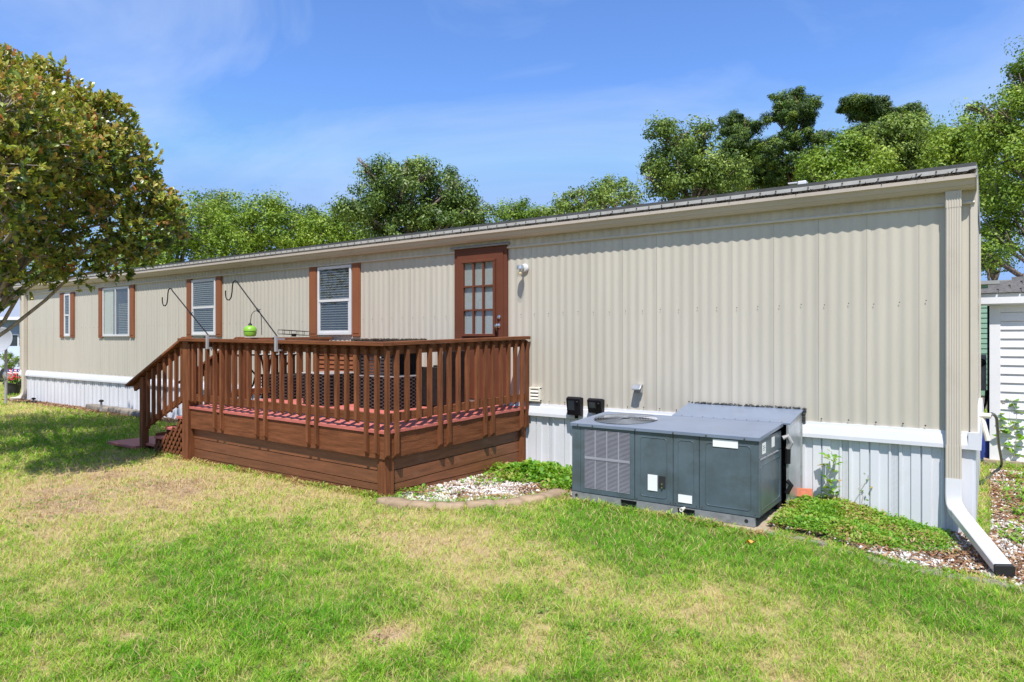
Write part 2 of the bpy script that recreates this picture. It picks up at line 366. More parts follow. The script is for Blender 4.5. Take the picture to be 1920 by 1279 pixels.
# ------------------------------------------------------------------ the lawn
PATCH = [(300, 900, 2.0, -0.30), (90, 940, 1.6, -0.24), (560, 925, 1.1, -0.30), (240, 980, 1.0, -.15), (60, 765, 2.2, -0.25), (760, 1000, 0.8, -0.22), (950, 1030, 0.6, -0.16), (470, 1010, 0.7, 0.22),
         (620, 1040, 0.6, 0.22), (330, 1090, 0.5, 0.22), (700, 1160, 0.40, 0.16), (960, 1150, 0.35, -0.12), (1180, 965, 0.8, 0.30), (1300, 1020, 0.75, 0.30), (1480, 1060, 0.7, 0.30), (1650, 1110, 0.6, 0.32), (1830, 1150, 0.5, 0.28), (1100, 1000, 0.7, 0.22), (1200, 1060, 0.5, 0.18),
         (730, 1195, 0.15, -0.5), (545, 1190, .10, -.3), (1010, 1215, 0.15, -0.35), (920, 1260, .15, -.3), (1010, 1185, .1, -.3), (240, 1195, .12, -.4), (1450, 1240, .25, -.12), (60, 990, 0.8, -0.02), (500, 1180, 0.4, 0.12), (1250, 1230, 0.35, -0.08), (1350, 1150, 0.3, -0.06), (1000, 1085, 0.25, -0.15), (150, 830, 1.6, 0.10), (1870, 915, 0.7, -0.15)]
PW = [(gp(x, y), r, a) for x, y, r, a in PATCH]
def lush(X, Y):
    g = 0.71 + 0.46 * (fbm(X * 0.8 + 3, Y * 0.8, 5) - 0.5) + 0.50 * (fbm(X * 2.6, Y * 2.6, 9) - 0.5) + 0.55 * (fbm(X * 8.0, Y * 8.0, 19, 3) - 0.5)
    for p, r, a in PW: g = g + a * np.exp(-((X - p.x) ** 2 + (Y - p.y) ** 2) / (2 * (r * 0.6) ** 2))
    return np.clip(g, 0.02, 1)
# beds (gravel / bare) where grass does not grow: polygons on the ground
def poly_px(pts): return [gp(x, y) for x, y in pts]
BED_L = [Vector((-5.0, 4.86, 0)), Vector((-4.9, 7.2, 0)), Vector((-3.4, 7.2, 0)), Vector((-3.35, 5.9, 0))] + poly_px([(1062, 924), (1000, 931), (925, 937), (850, 941), (790, 941), (745, 936)])
BED_R = [Vector((-1.55, 7.2, 0)), Vector((0.02, 7.2, 0)), Vector((0.02, 11.5, 0)), Vector((1.2, 11.5, 0))] + poly_px([(2050, 900), (2020, 1125), (1900, 1098), (1840, 1078), (1770, 1073), (1700, 1060), (1630, 1043), (1560, 1020), (1500, 1006), (1440, 996)])
BED_H = [Vector((-21.6, 7.3, 0)), Vector((-21.6, 6.75, 0)), Vector((-12, 6.7, 0)), Vector((-10.2, 6.3, 0)), Vector((-8.9, 6.3, 0)), Vector((-8.9, 7.3, 0))]
def inside(poly, X, Y):
    c = np.zeros(X.shape, bool); n = len(poly)
    for i in range(n):
        a, b = poly[i], poly[(i + 1) % n]
        with np.errstate(divide='ignore', invalid='ignore'):
            cross = ((a.y > Y) != (b.y > Y)) & (X < (b.x - a.x) * (Y - a.y) / ((b.y - a.y) if abs(b.y - a.y) > 1e-9 else 1e-9) + a.x)
        c ^= cross
    return c
def bedmask(X, Y): return inside(BED_L, X, Y) | inside(BED_R, X, Y) | inside(BED_H, X, Y)

xs = np.concatenate([-np.geomspace(500, 24, 26), np.arange(-23, 4.01, 0.09), np.geomspace(4.3, 500, 34)])
ys = np.concatenate([-np.geomspace(400, 1.2, 22), np.arange(-1, 13.01, 0.09), np.geomspace(13.5, 600, 36)])
GX, GY = np.meshgrid(xs, ys)
near = (np.abs(GX + 9) < 14) & (GY > -1) & (GY < 13)
Z = gz(GX, GY) + np.where(near, (fbm(GX * 4, GY * 4, 3) - 0.5) * 0.02, 0)
bed = bedmask(GX, GY)
moundR = inside(BED_R, GX, GY) * sm(-0.2, -1.2, GX) * 0.05
Z = Z + moundR
V = np.stack([GX.ravel(), GY.ravel(), Z.ravel()], 1)
nx, ny = len(xs), len(ys); i = np.arange(ny - 1)[:, None] * nx + np.arange(nx - 1)[None, :]
F = np.stack([i, i + 1, i + 1 + nx, i + nx], -1).reshape(-1, 4)
tint = np.where(bed, -0.5, lush(GX, GY) * 0.6)
gm_ = bpy.data.materials.new('ground'); gm_.use_nodes = True; t = gm_.node_tree; t.nodes.clear(); l = t.links.new
o_ = t.nodes.new('ShaderNodeOutputMaterial'); b_ = t.nodes.new('ShaderNodeBsdfPrincipled'); b_.inputs['Roughness'].default_value = 0.95; b_.inputs['Specular IOR Level'].default_value = 0.1
a_ = t.nodes.new('ShaderNodeAttribute'); a_.attribute_name = 'tint'; g_ = t.nodes.new('ShaderNodeNewGeometry')
n_ = t.nodes.new('ShaderNodeTexNoise'); n_.inputs['Scale'].default_value = 30; n_.inputs['Detail'].default_value = 8; n_.inputs['Roughness'].default_value = .7; l(g_.outputs['Position'], n_.inputs['Vector'])
ad_ = t.nodes.new('ShaderNodeMath'); ad_.operation = 'MULTIPLY_ADD'; ad_.inputs[1].default_value = 0.9; l(n_.outputs['Fac'], ad_.inputs[0])
sb_ = t.nodes.new('ShaderNodeMath'); sb_.operation = 'SUBTRACT'; sb_.inputs[1].default_value = 0.42; l(a_.outputs['Fac'], sb_.inputs[0]); l(sb_.outputs[0], ad_.inputs[2])
r_ = t.nodes.new('ShaderNodeValToRGB')
for _ in range(3): r_.color_ramp.elements.new(0.5)
for e, (p, c) in zip(r_.color_ramp.elements, [(0.0, (0.19, 0.13, 0.08)), (0.15, (0.38, 0.28, 0.17)), (0.35, (0.40, 0.32, 0.15)), (0.55, (0.17, 0.18, 0.055)), (0.85, (0.055, 0.10, 0.02))]): e.position = p; e.color = (*c, 1)  # darkened lush end puts the shade between blades into the colour
l(ad_.outputs[0], r_.inputs['Fac']); l(r_.outputs['Color'], b_.inputs['Base Color']); l(b_.outputs[0], o_.inputs[0])
bp_ = t.nodes.new('ShaderNodeBump'); bp_.inputs['Distance'].default_value = 0.03; bp_.inputs['Strength'].default_value = 0.7; l(n_.outputs['Fac'], bp_.inputs['Height']); l(bp_.outputs[0], b_.inputs['Normal'])
MATS['ground'] = gm_
fastmesh('lawn_ground', V, F, 'ground', tint.ravel(), True, kind='structure')

# grass blades: curved little leaves, green or straw by patch
leafmat('grass_blades', [(0.0, (0.44, 0.27, 0.15)), (0.20, (0.62, 0.48, 0.25)), (0.40, (0.50, 0.50, 0.16)), (0.60, (0.33, 0.48, 0.05)), (0.82, (0.20, 0.42, 0.025)), (1.0, (0.11, 0.31, 0.02))], 0.33, 0.65, 0.10)
def blades(n, sampler, hscale=1.0, wscale=1.0, tb=0.0):
    X, Y = sampler(n); keep = ~(bedmask(X, Y)) & ~((X > XL) & (X < XR) & (Y > 6.9) & (Y < 11.6)) & ~((X > -9.0) & (X < -4.95) & (Y > 4.9) & (Y < 7.3)) & ~((X > -3.5) & (X < -1.5) & (Y > 5.82) & (Y < 7.2))
    X, Y = X[keep], Y[keep]; n = len(X)
    g = lush(X, Y); d = np.clip((-X * SN + Y * CS), 1, 60)
    # thin growth where dry
    k2 = RNG.random(n) < (0.35 + 0.75 * g) * np.clip((fbm(X * 24, Y * 24, 44, 3) - .28) * 3.6, .12, 1); X, Y, g, d = X[k2], Y[k2], g[k2], d[k2]; n = len(X)
    Zb = gz(X, Y)
    tuft = fbm(X * 14, Y * 14, 31, 2)
    h = (0.020 + 0.026 * g + 0.026 * RNG.random(n) ** 2) * hscale * (0.35 + 1.3 * tuft); h *= 1 + 0.25 * np.clip((d - 4) / 6, 0, 1.5)
    w = (0.0026 + 0.0022 * RNG.random(n)) * wscale * np.clip(d / 4.6, 0.9, 3.2)
    a = RNG.random(n) * 2 * math.pi; lean = (0.3 + 1.3 * RNG.random(n)) * h
    dx, dy = np.cos(a) * lean, np.sin(a) * lean; b = a + math.pi / 2 + RNG.normal(0, .6, n); sx, sy = np.cos(b) * w / 2, np.sin(b) * w / 2
    P0 = np.stack([X, Y, Zb - 0.004], 1)
    M = np.stack([X + dx * 0.35, Y + dy * 0.35, Zb + h * 0.55], 1); S = np.stack([sx, sy, np.zeros(n)], 1)
    T = np.stack([X + dx, Y + dy, Zb + h * (0.75 + 0.25 * RNG.random(n))], 1)
    V = np.stack([P0, M + S, T, M - S], 1).reshape(-1, 3); F = np.arange(4 * n).reshape(n, 4)
    tt = np.clip(g + RNG.normal(0, 0.17, n) + tb + (fbm(X * 34, Y * 34, 71, 2) - .5) * .45, 0, 1); dead = RNG.random(n) < 0.14; tt[dead] = RNG.uniform(.05, .35, dead.sum())
    return V, F, np.repeat(tt, 4)
def view_fan(n):
    # density falls with distance, wider than the picture
    u = RNG.random(n); d0, d1 = 2.9, 24.0
    d = d0 * (d1 / d0) ** (u ** 1.0); s = (RNG.random(n) * 2.1 - 1.05) * 0.83
    s = np.where(RNG.random(n) < 0.0, s, s); return (d * (-SN + CS * s), d * (CS + SN * s))
Va, Fa, Ta = blades(760000, view_fan)
fastmesh('grass', Va, Fa, 'grass_blades', Ta, kind='stuff', label='short patchy green and straw coloured lawn grass in front of the deck', cat='grass')
print('blades', len(Fa))

# ------------------------------------------------------------------ the mobile home
home = thing('mobile_home', (-10.7, WALL, 0.1), 'long beige corrugated metal mobile home with white skirting and brown shutters', 'mobile home')
ZS, ZT, ZG = 0.915, 2.93, 3.045          # siding bottom, belt trim, gutter bottom
ZSK = 0.765                              # lower edge of the white band
obj('wall_core', MB().box(XL + .01, XR - .01, WALL + .025, 11.45, 0.55, 3.2), 'siding', home)
NP_, PWD = 50, (XR - XL) / 50
sid = MB(); prof = []
for k in range(4 * 10 + 1):
    u = k / 40; prof.append((u * PWD - PWD / 2, -0.0036 * math.cos(2 * math.pi * 4 * u)))
prof[0] = (prof[0][0], -0.001); prof.insert(1, (-PWD / 2 + 0.003, -0.0035)); 
sid.sheet(prof, 'z', 0, 2.03); sid.move((0, 0, 0))
base = obj('siding_panel', sid, 'siding', home, smooth='auto'); zc = (ZS + ZT + 0.01) / 2
for k in range(NP_):
    w = Vector((XL + (k + .5) * PWD, WALL, zc))
    if k == 0: base.location = w - worg(home); ORG[base.name] = w
    else: inst(base, 'siding_panel', home, w)
# frieze above the belt: narrower ribs, one strip per panel width
fr = MB(); nseg = 8; prof = []
for k in range(nseg * 8 + 1):
    u = k / (nseg * 8); prof.append((u * 2 * PWD - PWD, -0.005 * math.cos(2 * math.pi * nseg * u)))
fr.sheet(prof, 'z', 0, 0.22)
fb = obj('frieze_panel', fr, 'frieze', home, smooth='auto')
for k in range(25):
    w = Vector((XL + (k + .5) * 2 * PWD, WALL - 0.022, ZT + 0.115))
    if k == 0: fb.location = w - worg(home); ORG[fb.name] = w
    else: inst(fb, 'frieze_panel', home, w)
obj('belt_trim', MB().prism([(WALL + .01, ZT), (WALL - .028, ZT - .004), (WALL - .034, ZT + .008), (WALL - .028, ZT + .022), (WALL + .01, ZT + .026)], 'x', XL, XR - .003), 'trim_beige', home)
# gutter with its outward lip, closed ends
Y0 = WALL
gp_ = [(Y0 - .02, 3.17), (Y0 - .02, ZG), (Y0 - .085, ZG), (Y0 - .115, ZG + .022), (Y0 - .118, ZG + .032), (Y0 - .128, ZG + .036), (Y0 - .140, ZG + .07), (Y0 - .150, ZG + .082), (Y0 - .165, ZG + .084), (Y0 - .165, ZG + .118), (Y0 - .155, ZG + .118), (Y0 - .145, ZG + .10), (Y0 - .11, ZG + .04), (Y0 - .04, ZG + .015), (Y0 - .035, 3.17)]
gut = obj('gutter', MB().prism(gp_, 'x', XL - .03, XR + .006), 'gutter_beige', home)
obj('end_cap', MB().prism([(Y0 - .02, ZG - .004), (Y0 - .09, ZG - .004), (Y0 - .122, ZG + .025), (Y0 - .168, ZG + .10), (Y0 - .168, ZG + .12), (Y0 - .02, ZG + .12)], 'x', XR + .0065, XR + .013), 'gutter_beige', gut)
# leaf litter in the gutter, right half
mb = MB()
for k in range(2600):
    x = XR - abs(random.gauss(0, 1)) * 3.2; x = min(x, XR + .02); y = Y0 - random.uniform(.05, .15); z = ZG + .112 + random.random() * .036
    q = Quaternion((random.random(), random.random(), random.random(), random.random())).to_matrix(); sx = random.uniform(.008, .022)
    mb.add([Vector((x, y, z)) + q @ Vector(p) for p in ((-sx, 0, 0), (0, -sx * .3, 0), (sx, 0, 0), (0, sx * .3, .003))], [(0, 1, 2, 3)])
obj('leaf_litter', mb, 'litter', home, kind='stuff')
# roof: low arch with white drip edge and dark edge strip
arch = []
for k in range(13):
    u = k / 12; arch.append((Y0 - .10 + u * 4.46, 3.262 + .30 * math.sin(math.pi * u)))
poly = [(Y0 - .10, 3.235)] + arch + [(Y0 + 4.36, 3.235)]
roof = obj('roof', MB().prism(poly, 'x', XL - .04, XR + .004), 'roof_membrane', home)
obj('roof_edge_strip', MB().prism([(Y0 - .118, 3.236), (Y0 - .118, 3.268), (Y0 + .05, 3.285), (Y0 + .05, 3.236)], 'x', XL - .045, XR + .007), 'roof_edge', home)
obj('drip_edge', MB().prism([(Y0 - .085, 3.14), (Y0 - .085, 3.196), (Y0 - .122, 3.199), (Y0 - .125, 3.2345), (Y0 - .02, 3.2345), (Y0 - .02, 3.14)], 'x', XL - .045, XR + .009), 'edge_white', home)
mb = MB(); x = XL + .05
while x < XR: mb.lathe([(0.008, 0), (0.006, 0.006)], (x, Y0 - .131, 3.222), 8, 'y'); x += 0.152
obj('roof_screw', mb, 'litter', home, kind='stuff')
# siding screws: a middle row and a bottom row
mb = MB(); x = XL + .1; k = 0
while x < XR - .05:
    if not (wx(855) - .05 < x < wx(953) + .05):
        zz = 2.06 + random.uniform(-.01, .01) + 0.02 * (x + 5) / 5
        mb.lathe([(0.0055, 0), (0.004, 0.004)], (x, WALL - .0125, zz), 6, 'y')
        mb.lathe([(0.008, 0), (0.006, 0.004)], (x + random.uniform(-.03, .03), WALL - .0125, ZS + .035 + random.uniform(-.006, .006)), 6, 'y')
    x += 0.2131 + random.uniform(-.004, .004)
obj('siding_screw', mb, 'litter', home, kind='stuff')
# corner trims and end wall
obj('corner_trim', MB().box(XR - .035, XR + .018, WALL - .016, WALL + .06, ZS, 3.14), 'trim_beige', home)
obj('corner_trim', MB().box(XL - .018, XL + .04, WALL - .016, WALL + .06, ZS, 3.14), 'trim_beige', home)
obj('end_trim', MB().box(XR - .008, XR + .012, 11.38, 11.46, ZS, 3.2), 'trim_beige', home)
# white band over the skirting
bandp = [(WALL + .03, ZS), (WALL - .016, ZS), (WALL - .020, ZS - .03), (WALL - .034, ZS - .034), (WALL - .052, ZSK + .035), (WALL - .052, ZSK), (WALL + .03, ZSK)]
obj('skirt_band', MB().prism(bandp, 'x', XL, XR + .0), 'white_vinyl', home)
obj('skirt_band_end', MB().prism([(XR - .05, ZS + .0), (XR + .03, ZS + .0), (XR + .045, ZSK + .02), (XR + .045, ZSK), (XR - .05, ZSK)], 'y', WALL - .054, 11.48), 'white_vinyl', home)
obj('skirt_core', MB().box(XL + .03, XR - .03, WALL + .03, 11.42, -0.3, ZSK), 'white_vinyl', home)
obj('skirt_end', MB().box(XR - .028, XR + .004, WALL - .008, 11.45, -0.3, ZSK - .001), 'white_vinyl', home)
# skirting panels: stepped profile, punched vent strip in each
SP = 0.4203; d0, d1, d2 = 0.0, -0.014, -0.009
pf = [(.13, d0), (.145, d1), (.195, d1), (.215, d0), (.36, d0), (.375, d1), (.545, d1), (.552, d0 + .006), (.575, d0 + .006), (.582, d1), (.74, d1), (.765, d0), (.92, d0), (.945, d1), (.985, d1), (1.0, d0)]
sk = MB().sheet([(a * SP, b) for a, b in pf], 'z', 0, 1.0); vt = MB().sheet([(0, d0), (.13 * SP, d0)], 'z', 0, 1.0)
skb = obj('skirt_panel', sk, 'white_vinyl', home); vtb = obj('vent_strip', vt, 'vent_vinyl', home)
x = wx(1493.5) - SP * 48; first = True
while x < XR - .02:
    if x > XL - SP * .3:
        wk = Vector((x + SP * .565, WALL - .004, ZSK - .5)); wv = Vector((x + SP * .065, WALL + .003, ZSK - .5))
        if x + SP > XR + .02: 
            pass
        if first: first = False; skb.location = wk - worg(home); ORG[skb.name] = wk; vtb.location = wv - worg(home); ORG[vtb.name] = wv
        elif x + SP < XR + .03: inst(skb, 'skirt_panel', home, wk); inst(vtb, 'vent_strip', home, wv)
        else:
            inst(vtb, 'vent_strip', home, wv); obj('skirt_panel', MB().sheet([(x + .13 * SP, WALL), (x + .2 * SP, WALL - .012), (XR - .02, WALL - .012), (XR, WALL)], 'z', -.2, ZSK), 'white_vinyl', home)
    x += SP

# windows
def window(x0, x1, y0, y1, s1, s2, kind, cov=.013):
    """picture columns of the frame, its top and bottom rows, the two shutters' outer columns"""
    X0, X1 = wx(x0), wx(x1); xm = (x0 + x1) / 2; zt, zb = wz(xm, y0), wz(xm, y1); yf = WALL - .035
    fw = .045
    f = MB(); f.box(X0, X0 + fw, yf, WALL, zb, zt).box(X1 - fw, X1, yf, WALL, zb, zt).box(X0 + fw, X1 - fw, yf, WALL, zt - fw, zt).box(X0 + fw, X1 - fw, yf - .008, WALL, zb, zb + fw)
    fo = obj('window', f, 'white_metal', home, bevel=.004)
    a, b, c, d = X0 + fw, X1 - fw, zb + fw, zt - fw
    obj('dark_backing', MB().box(a, b, WALL - .0105, WALL - .0095, c, d), 'room_dark', fo)  # thin dark sheet behind the blinds; the unlit room is put into its colour
    if kind == 'slider':
        xm_ = (a + b) / 2; obj('mullion', MB().box(xm_ - .018, xm_ + .018, yf - .004, WALL - .008, c, d), 'white_metal', fo)
        obj('pane', MB().box(a, xm_ - .018, yf + .010, yf + .013, c, d), 'glass', fo); obj('pane', MB().box(xm_ + .018, b, yf + .006, yf + .009, c, d), 'glass', fo)
        mbc = MB(); n = 26; ln = [(a + .02 + (xm_ - a) * .75 * k / n, WALL - .017 + .004 * math.sin(k * 1.7)) for k in range(n + 1)]
        obj('curtain', MB().sheet(ln, 'z', c, d), 'curtain', fo)
        sl = (xm_ + .12, b - .01); zs0 = c; zs1 = c + (d - c) * .68
    else:
        zm = (c + d) / 2; obj('meeting_rail', MB().box(a, b, yf - .004, WALL - .008, zm - .02, zm + .02), 'white_metal', fo)
        obj('sash', MB().box(a, a + .022, yf + .002, WALL - .012, c, zm - .02).box(b - .022, b, yf + .002, WALL - .012, c, zm - .02).box(a + .022, b - .022, yf + .002, WALL - .012, c, c + .025), 'white_metal', fo)
        obj('pane', MB().box(a, b, yf + .006, yf + .009, zm + .02, d), 'glass', fo); obj('pane', MB().box(a + .022, b - .022, yf + .010, yf + .013, c + .025, zm - .02), 'glass', fo)
        sl = (a + .012, b - .012); zs0 = c + .01; zs1 = d - .02
    n = int((zs1 - zs0) / .038); sbase = None
    for k in range(n):
        z = zs0 + (k + .5) * (zs1 - zs0) / n
        if sbase is None: sbase = obj('blind_slat', MB().box(sl[0], sl[1], -.001, .001, -cov, cov).rot(Matrix.Rotation(math.radians(14), 3, 'X')).move((0, WALL - .0185, z)), 'blind', fo)
        else: inst(sbase, 'blind_slat', fo, (worg(sbase).x, worg(sbase).y, z))
    for (p, q) in s1, s2:
        A, B = wx(p), wx(q); m = MB().box(A, B, WALL - .03, WALL - .0, zb - .03, zt + .03)
        sh = obj('shutter', m, 'shutter', home, bevel=.006)
        obj('shutter_panel', MB().box(A + .02, B - .02, WALL - .036, WALL - .03, zb + .02, zt - .02), 'shutter', sh, bevel=.003)
    return fo
window(122.5, 133.5, 551, 631, (114, 121.5), (134, 140.5), 'hung', .007)
window(195, 244.5, 539, 631, (186.6, 194.3), (245.5, 253.6), 'slider', .011)
window(362, 406.5, 524, 629, (352, 361), (407, 417), 'hung', .010)
window(598, 661, 499, 628, (582, 596.5), (662.5, 677), 'hung', .0045)

# door
D0, D1 = wx(855), wx(953); dzt, dzb = 2.975, 0.90
door = obj('door', MB().box(D0, D1, WALL - .035, WALL + .02, dzb, dzt), 'door_brown', home, bevel=.004)
obj('door_leaf', MB().box(D0 + .055, D1 - .055, WALL - .047, WALL - .035, dzb + .03, dzt - .06), 'door_brown', door, bevel=.003)
W0, W1 = wx(876), wx(931); wzt, wzb = wz(903, 493), wz(903, 626)
yq = WALL - .047
obj('window_frame', MB().box(W0 - .03, W1 + .03, yq - .046, yq, wzt, wzt + .035).box(W0 - .03, W1 + .03, yq - .046, yq, wzb - .035, wzb).box(W0 - .03, W0, yq - .042, yq, wzb, wzt).box(W1, W1 + .03, yq - .042, yq, wzb, wzt), 'door_brown', door, bevel=.004)
obj('blind', MB().box(W0, W1, yq - .0022, yq - .0008, wzb, wzt), 'blind', door)
for i in range(3):
    for j in range(3):
        a = W0 + (W1 - W0) * i / 3; b = W0 + (W1 - W0) * (i + 1) / 3; c = wzb + (wzt - wzb) * j / 3; d = wzb + (wzt - wzb) * (j + 1) / 3
        obj('pane', MB().box(a + .008, b - .008, yq - .008, yq - .006, c + .008, d - .008), 'glass', door)
for i in (1, 2):
    a = W0 + (W1 - W0) * i / 3; obj('muntin', MB().box(a - .012, a + .012, yq - .036, yq - .003, wzb, wzt), 'door_brown', door)
    c = wzb + (wzt - wzb) * i / 3
    for k in range(3):
        p = W0 + (W1 - W0) * k / 3 + (.012 if k else 0); q = W0 + (W1 - W0) * (k + 1) / 3 - (.012 if k < 2 else 0); obj('muntin', MB().box(p, q, yq - .035, yq - .003, c - .011, c + .011), 'door_brown', door)
kx = wx(939)
obj('knob', MB().lathe([(.03, 0), (.032, -.008), (.014, -.014), (.012, -.035), (.026, -.045), (.030, -.06), (.022, -.072), (.002, -.075)], (kx, yq, wz(939, 611)), 16, 'y'), 'chrome', door, smooth='auto')
obj('deadbolt', MB().lathe([(.028, 0), (.028, -.014), (.02, -.018), (.002, -.019)], (kx + .01, yq, wz(940, 595)), 16, 'y').box(kx + .004, kx + .016, yq - .035, yq - .018, wz(940, 595) - .016, wz(940, 595) + .016), 'chrome', door, smooth='auto')
obj('drip_cap', MB().prism([(WALL + .01, 2.978), (WALL - .06, 2.975), (WALL - .065, 2.99), (WALL - .05, 3.005), (WALL + .01, 3.02)], 'x', D0 - .06, D1 + .05), 'base_rail', home)
obj('door_sill', MB().box(D0, D1, WALL - .06, WALL - .034, dzb - .02, dzb + .012), 'galvanised', door)

# downspouts
def ribbed(xc, yc, w, d, z0, z1):
    pts = []; n = 5
    for k in range(n):
        u = -w / 2 + .012 + (w - .024) * (k + .5) / n; e = (w - .024) / n * .22
        pts += [(xc + u - e * 1.8, yc - d / 2), (xc + u - e, yc - d / 2 + .004), (xc + u + e, yc - d / 2 + .004), (xc + u + e * 1.8, yc - d / 2)]
    poly = [(xc - w / 2, yc - d / 2 + .008), (xc - w / 2 + .008, yc - d / 2)] + pts + [(xc + w / 2 - .008, yc - d / 2), (xc + w / 2, yc - d / 2 + .008), (xc + w / 2, yc + d / 2), (xc - w / 2, yc + d / 2)]
    return MB().prism(poly, 'z', z0, z1)
dx_, dy_ = (wx(1774, WALL - .09) + wx(1801, WALL - .09)) / 2, WALL - .052
dsp = thing('downspout', (dx_, dy_, 0), 'tall ribbed beige downspout with white angled foot at right end of mobile home', 'downspout')
obj('pipe', ribbed(dx_, dy_, .122, .080, 2.90, 3.045), 'trim_beige', dsp); obj('pipe', ribbed(dx_, dy_, .116, .076, .79, 2.905), 'trim_beige', dsp); obj('pipe', ribbed(dx_, dy_, .122, .080, .48, .795), 'trim_beige', dsp)
foot = gp(1885, 1086); foot.z += .055; b0 = Vector((dx_, dy_, .50)); b1 = Vector((dx_ + .0, dy_ - .01, .36))
dirf = (foot - Vector((dx_, dy_ - .03, .27))).normalized()
def sweep(path, w, h, ups):
    mb = MB(); vs = []
    for i, p in enumerate(path):
        d = (Vector(path[min(i + 1, len(path) - 1)]) - Vector(path[max(0, i - 1)])).normalized(); u = Vector(ups[i]); u = (u - d * u.dot(d)).normalized(); s = d.cross(u)
        for a, b in ((-1, -.8), (-.85, -1), (.85, -1), (1, -.8), (1, .8), (.85, 1), (-.85, 1), (-1, .8)): vs.append(Vector(p) + s * a * w / 2 + u * b * h / 2)
    n = 8; fs = [tuple(range(n - 1, -1, -1)), tuple(range((len(path) - 1) * n, len(path) * n))]
    for i in range(len(path) - 1):
        for k in range(n): fs.append((i * n + k, i * n + (k + 1) % n, (i + 1) * n + (k + 1) % n, (i + 1) * n + k))
    return mb.add(vs, fs)
pth = [b0, b1, Vector((dx_ + .004, dy_ - .018, .30))]
for k in range(1, 5):
    u = k / 5; pth.append(Vector((dx_ + .004, dy_ - .018, .30)) * (1 - u) ** 2 + 2 * u * (1 - u) * Vector((dx_ + .01, dy_ - .03, .24)) + u * u * (Vector((dx_ + .01, dy_ - .03, .24)) + dirf * .12))
e0 = Vector((dx_ + .01, dy_ - .03, .24)) + dirf * .12
upsf = [Vector((0, -1, 0))] * 2 + [Vector((0, -1, .12))] + [Vector((0, -1, .12 + .3 * k)) for k in range(1, 5)]
obj('elbow', sweep(pth + [e0], .124, .084, upsf + [Vector((0, -.3, 1))]), 'white_metal', dsp, smooth='auto')
end = foot + Vector((0, 0, .0)); ex = sweep([e0 - dirf * .03, end - dirf * .035], .118, .078, [Vector((0, -.3, 1))] * 2)
obj('extension', ex, 'white_metal', dsp, smooth='auto')
obj('mouth', sweep([end - dirf * .036, end], .122, .082, [Vector((0, -.3, 1))] * 2), 'rubber', dsp)
mx_ = (wx(37, WALL - .1) + wx(46, WALL - .1)) / 2
ds2 = thing('downspout', (mx_, dy_, 0.1), 'weathered beige downspout with curved foot at far left corner of mobile home', 'downspout')
obj('pipe', ribbed(mx_, dy_, .13, .09, .42, 3.05), 'trim_beige', ds2)
obj('elbow', sweep([Vector((mx_, dy_, .43)), Vector((mx_, dy_ - .01, .30)), Vector((mx_ - .04, dy_ - .05, .20)), Vector((mx_ - .16, dy_ - .13, .155)), Vector((mx_ - .26, dy_ - .2, .15))], .13, .085, [(0, -1, 0), (0, -1, 0), (.4, -.8, .5), (.1, -.2, 1), (0, 0, 1)]), 'trim_beige', ds2, smooth='auto')

# things fixed on the wall
mat('bulb', (0.80, 0.62, 0.42), 0.4, 0.1, 20)
lx, lz = wx(985, WALL), wz(985, 503)
lamp = thing('wall_lamp', (lx, WALL - .01, lz), 'small porch lamp with clear glass jar right of the door', 'lamp')
obj('back_plate', MB().lathe([(.056, 0), (.056, -.012), (.045, -.026), (.02, -.032)], (lx, WALL - .008, lz), 24, 'y'), 'white_metal', lamp, smooth='auto')
obj('arm', MB().tube([(lx, WALL - .03, lz), (lx - .0, WALL - .09, lz + .005), (lx - .0, WALL - .11, lz)], .014, 10), 'chrome', lamp, smooth='auto')
obj('cap', MB().lathe([(.012, .055), (.042, .045), (.048, .0), (.044, .0)], (lx, WALL - .115, lz - .02), 20), 'galvanised', lamp, smooth='auto')
obj('glass_jar', MB().lathe([(.044, 0), (.044, -.08), (.036, -.098), (.005, -.10)], (lx, WALL - .115, lz - .022), 20, cap=False), 'glass', lamp, smooth='auto')
obj('bulb', MB().lathe([(.012, 0), (.014, -.02), (.028, -.045), (.024, -.068), (.004, -.078)], (lx, WALL - .115, lz - .022), 14), 'bulb', lamp, smooth='auto')
vx0, vx1 = wx(996), wx(1016); vz0, vz1 = wz(1006, 752), wz(1006, 726)
ven = thing('dryer_vent', ((vx0 + vx1) / 2, WALL - .01, vz0), 'small off-white louvred dryer vent just right of the deck', 'vent')
obj('vent_frame', MB().box(vx0, vx0 + .022, WALL - .05, WALL - .006, vz0, vz1).box(vx1 - .022, vx1, WALL - .05, WALL - .006, vz0, vz1).box(vx0, vx1, WALL - .051, WALL - .006, vz1 - .022, vz1 + .001).box(vx0, vx1, WALL - .051, WALL - .006, vz0 - .001, vz0 + .022), 'pvc', ven, bevel=.003)
obj('vent_back', MB().box(vx0 + .02, vx1 - .02, WALL - .018, WALL - .014, vz0 + .02, vz1 - .02), 'dark_inside', ven)
for k in range(3):
    z = vz0 + .03 + k * (vz1 - vz0 - .05) / 3; obj('flap', MB().prism([(WALL - .055, z), (WALL - .052, z - .002), (WALL - .025, z + .05), (WALL - .028, z + .052)], 'x', vx0 + .023, vx1 - .023), 'pvc', ven)
ox, oz = wx(1199), wz(1199, 729)
ob = thing('outlet_box', (ox, WALL - .01, oz - .05), 'small grey weatherproof outlet box on the siding above the air conditioner', 'outlet')
obj('box', MB().box(ox - .045, ox + .045, WALL - .05, WALL - .007, oz - .045, oz + .04), 'net_grey', ob, bevel=.005)
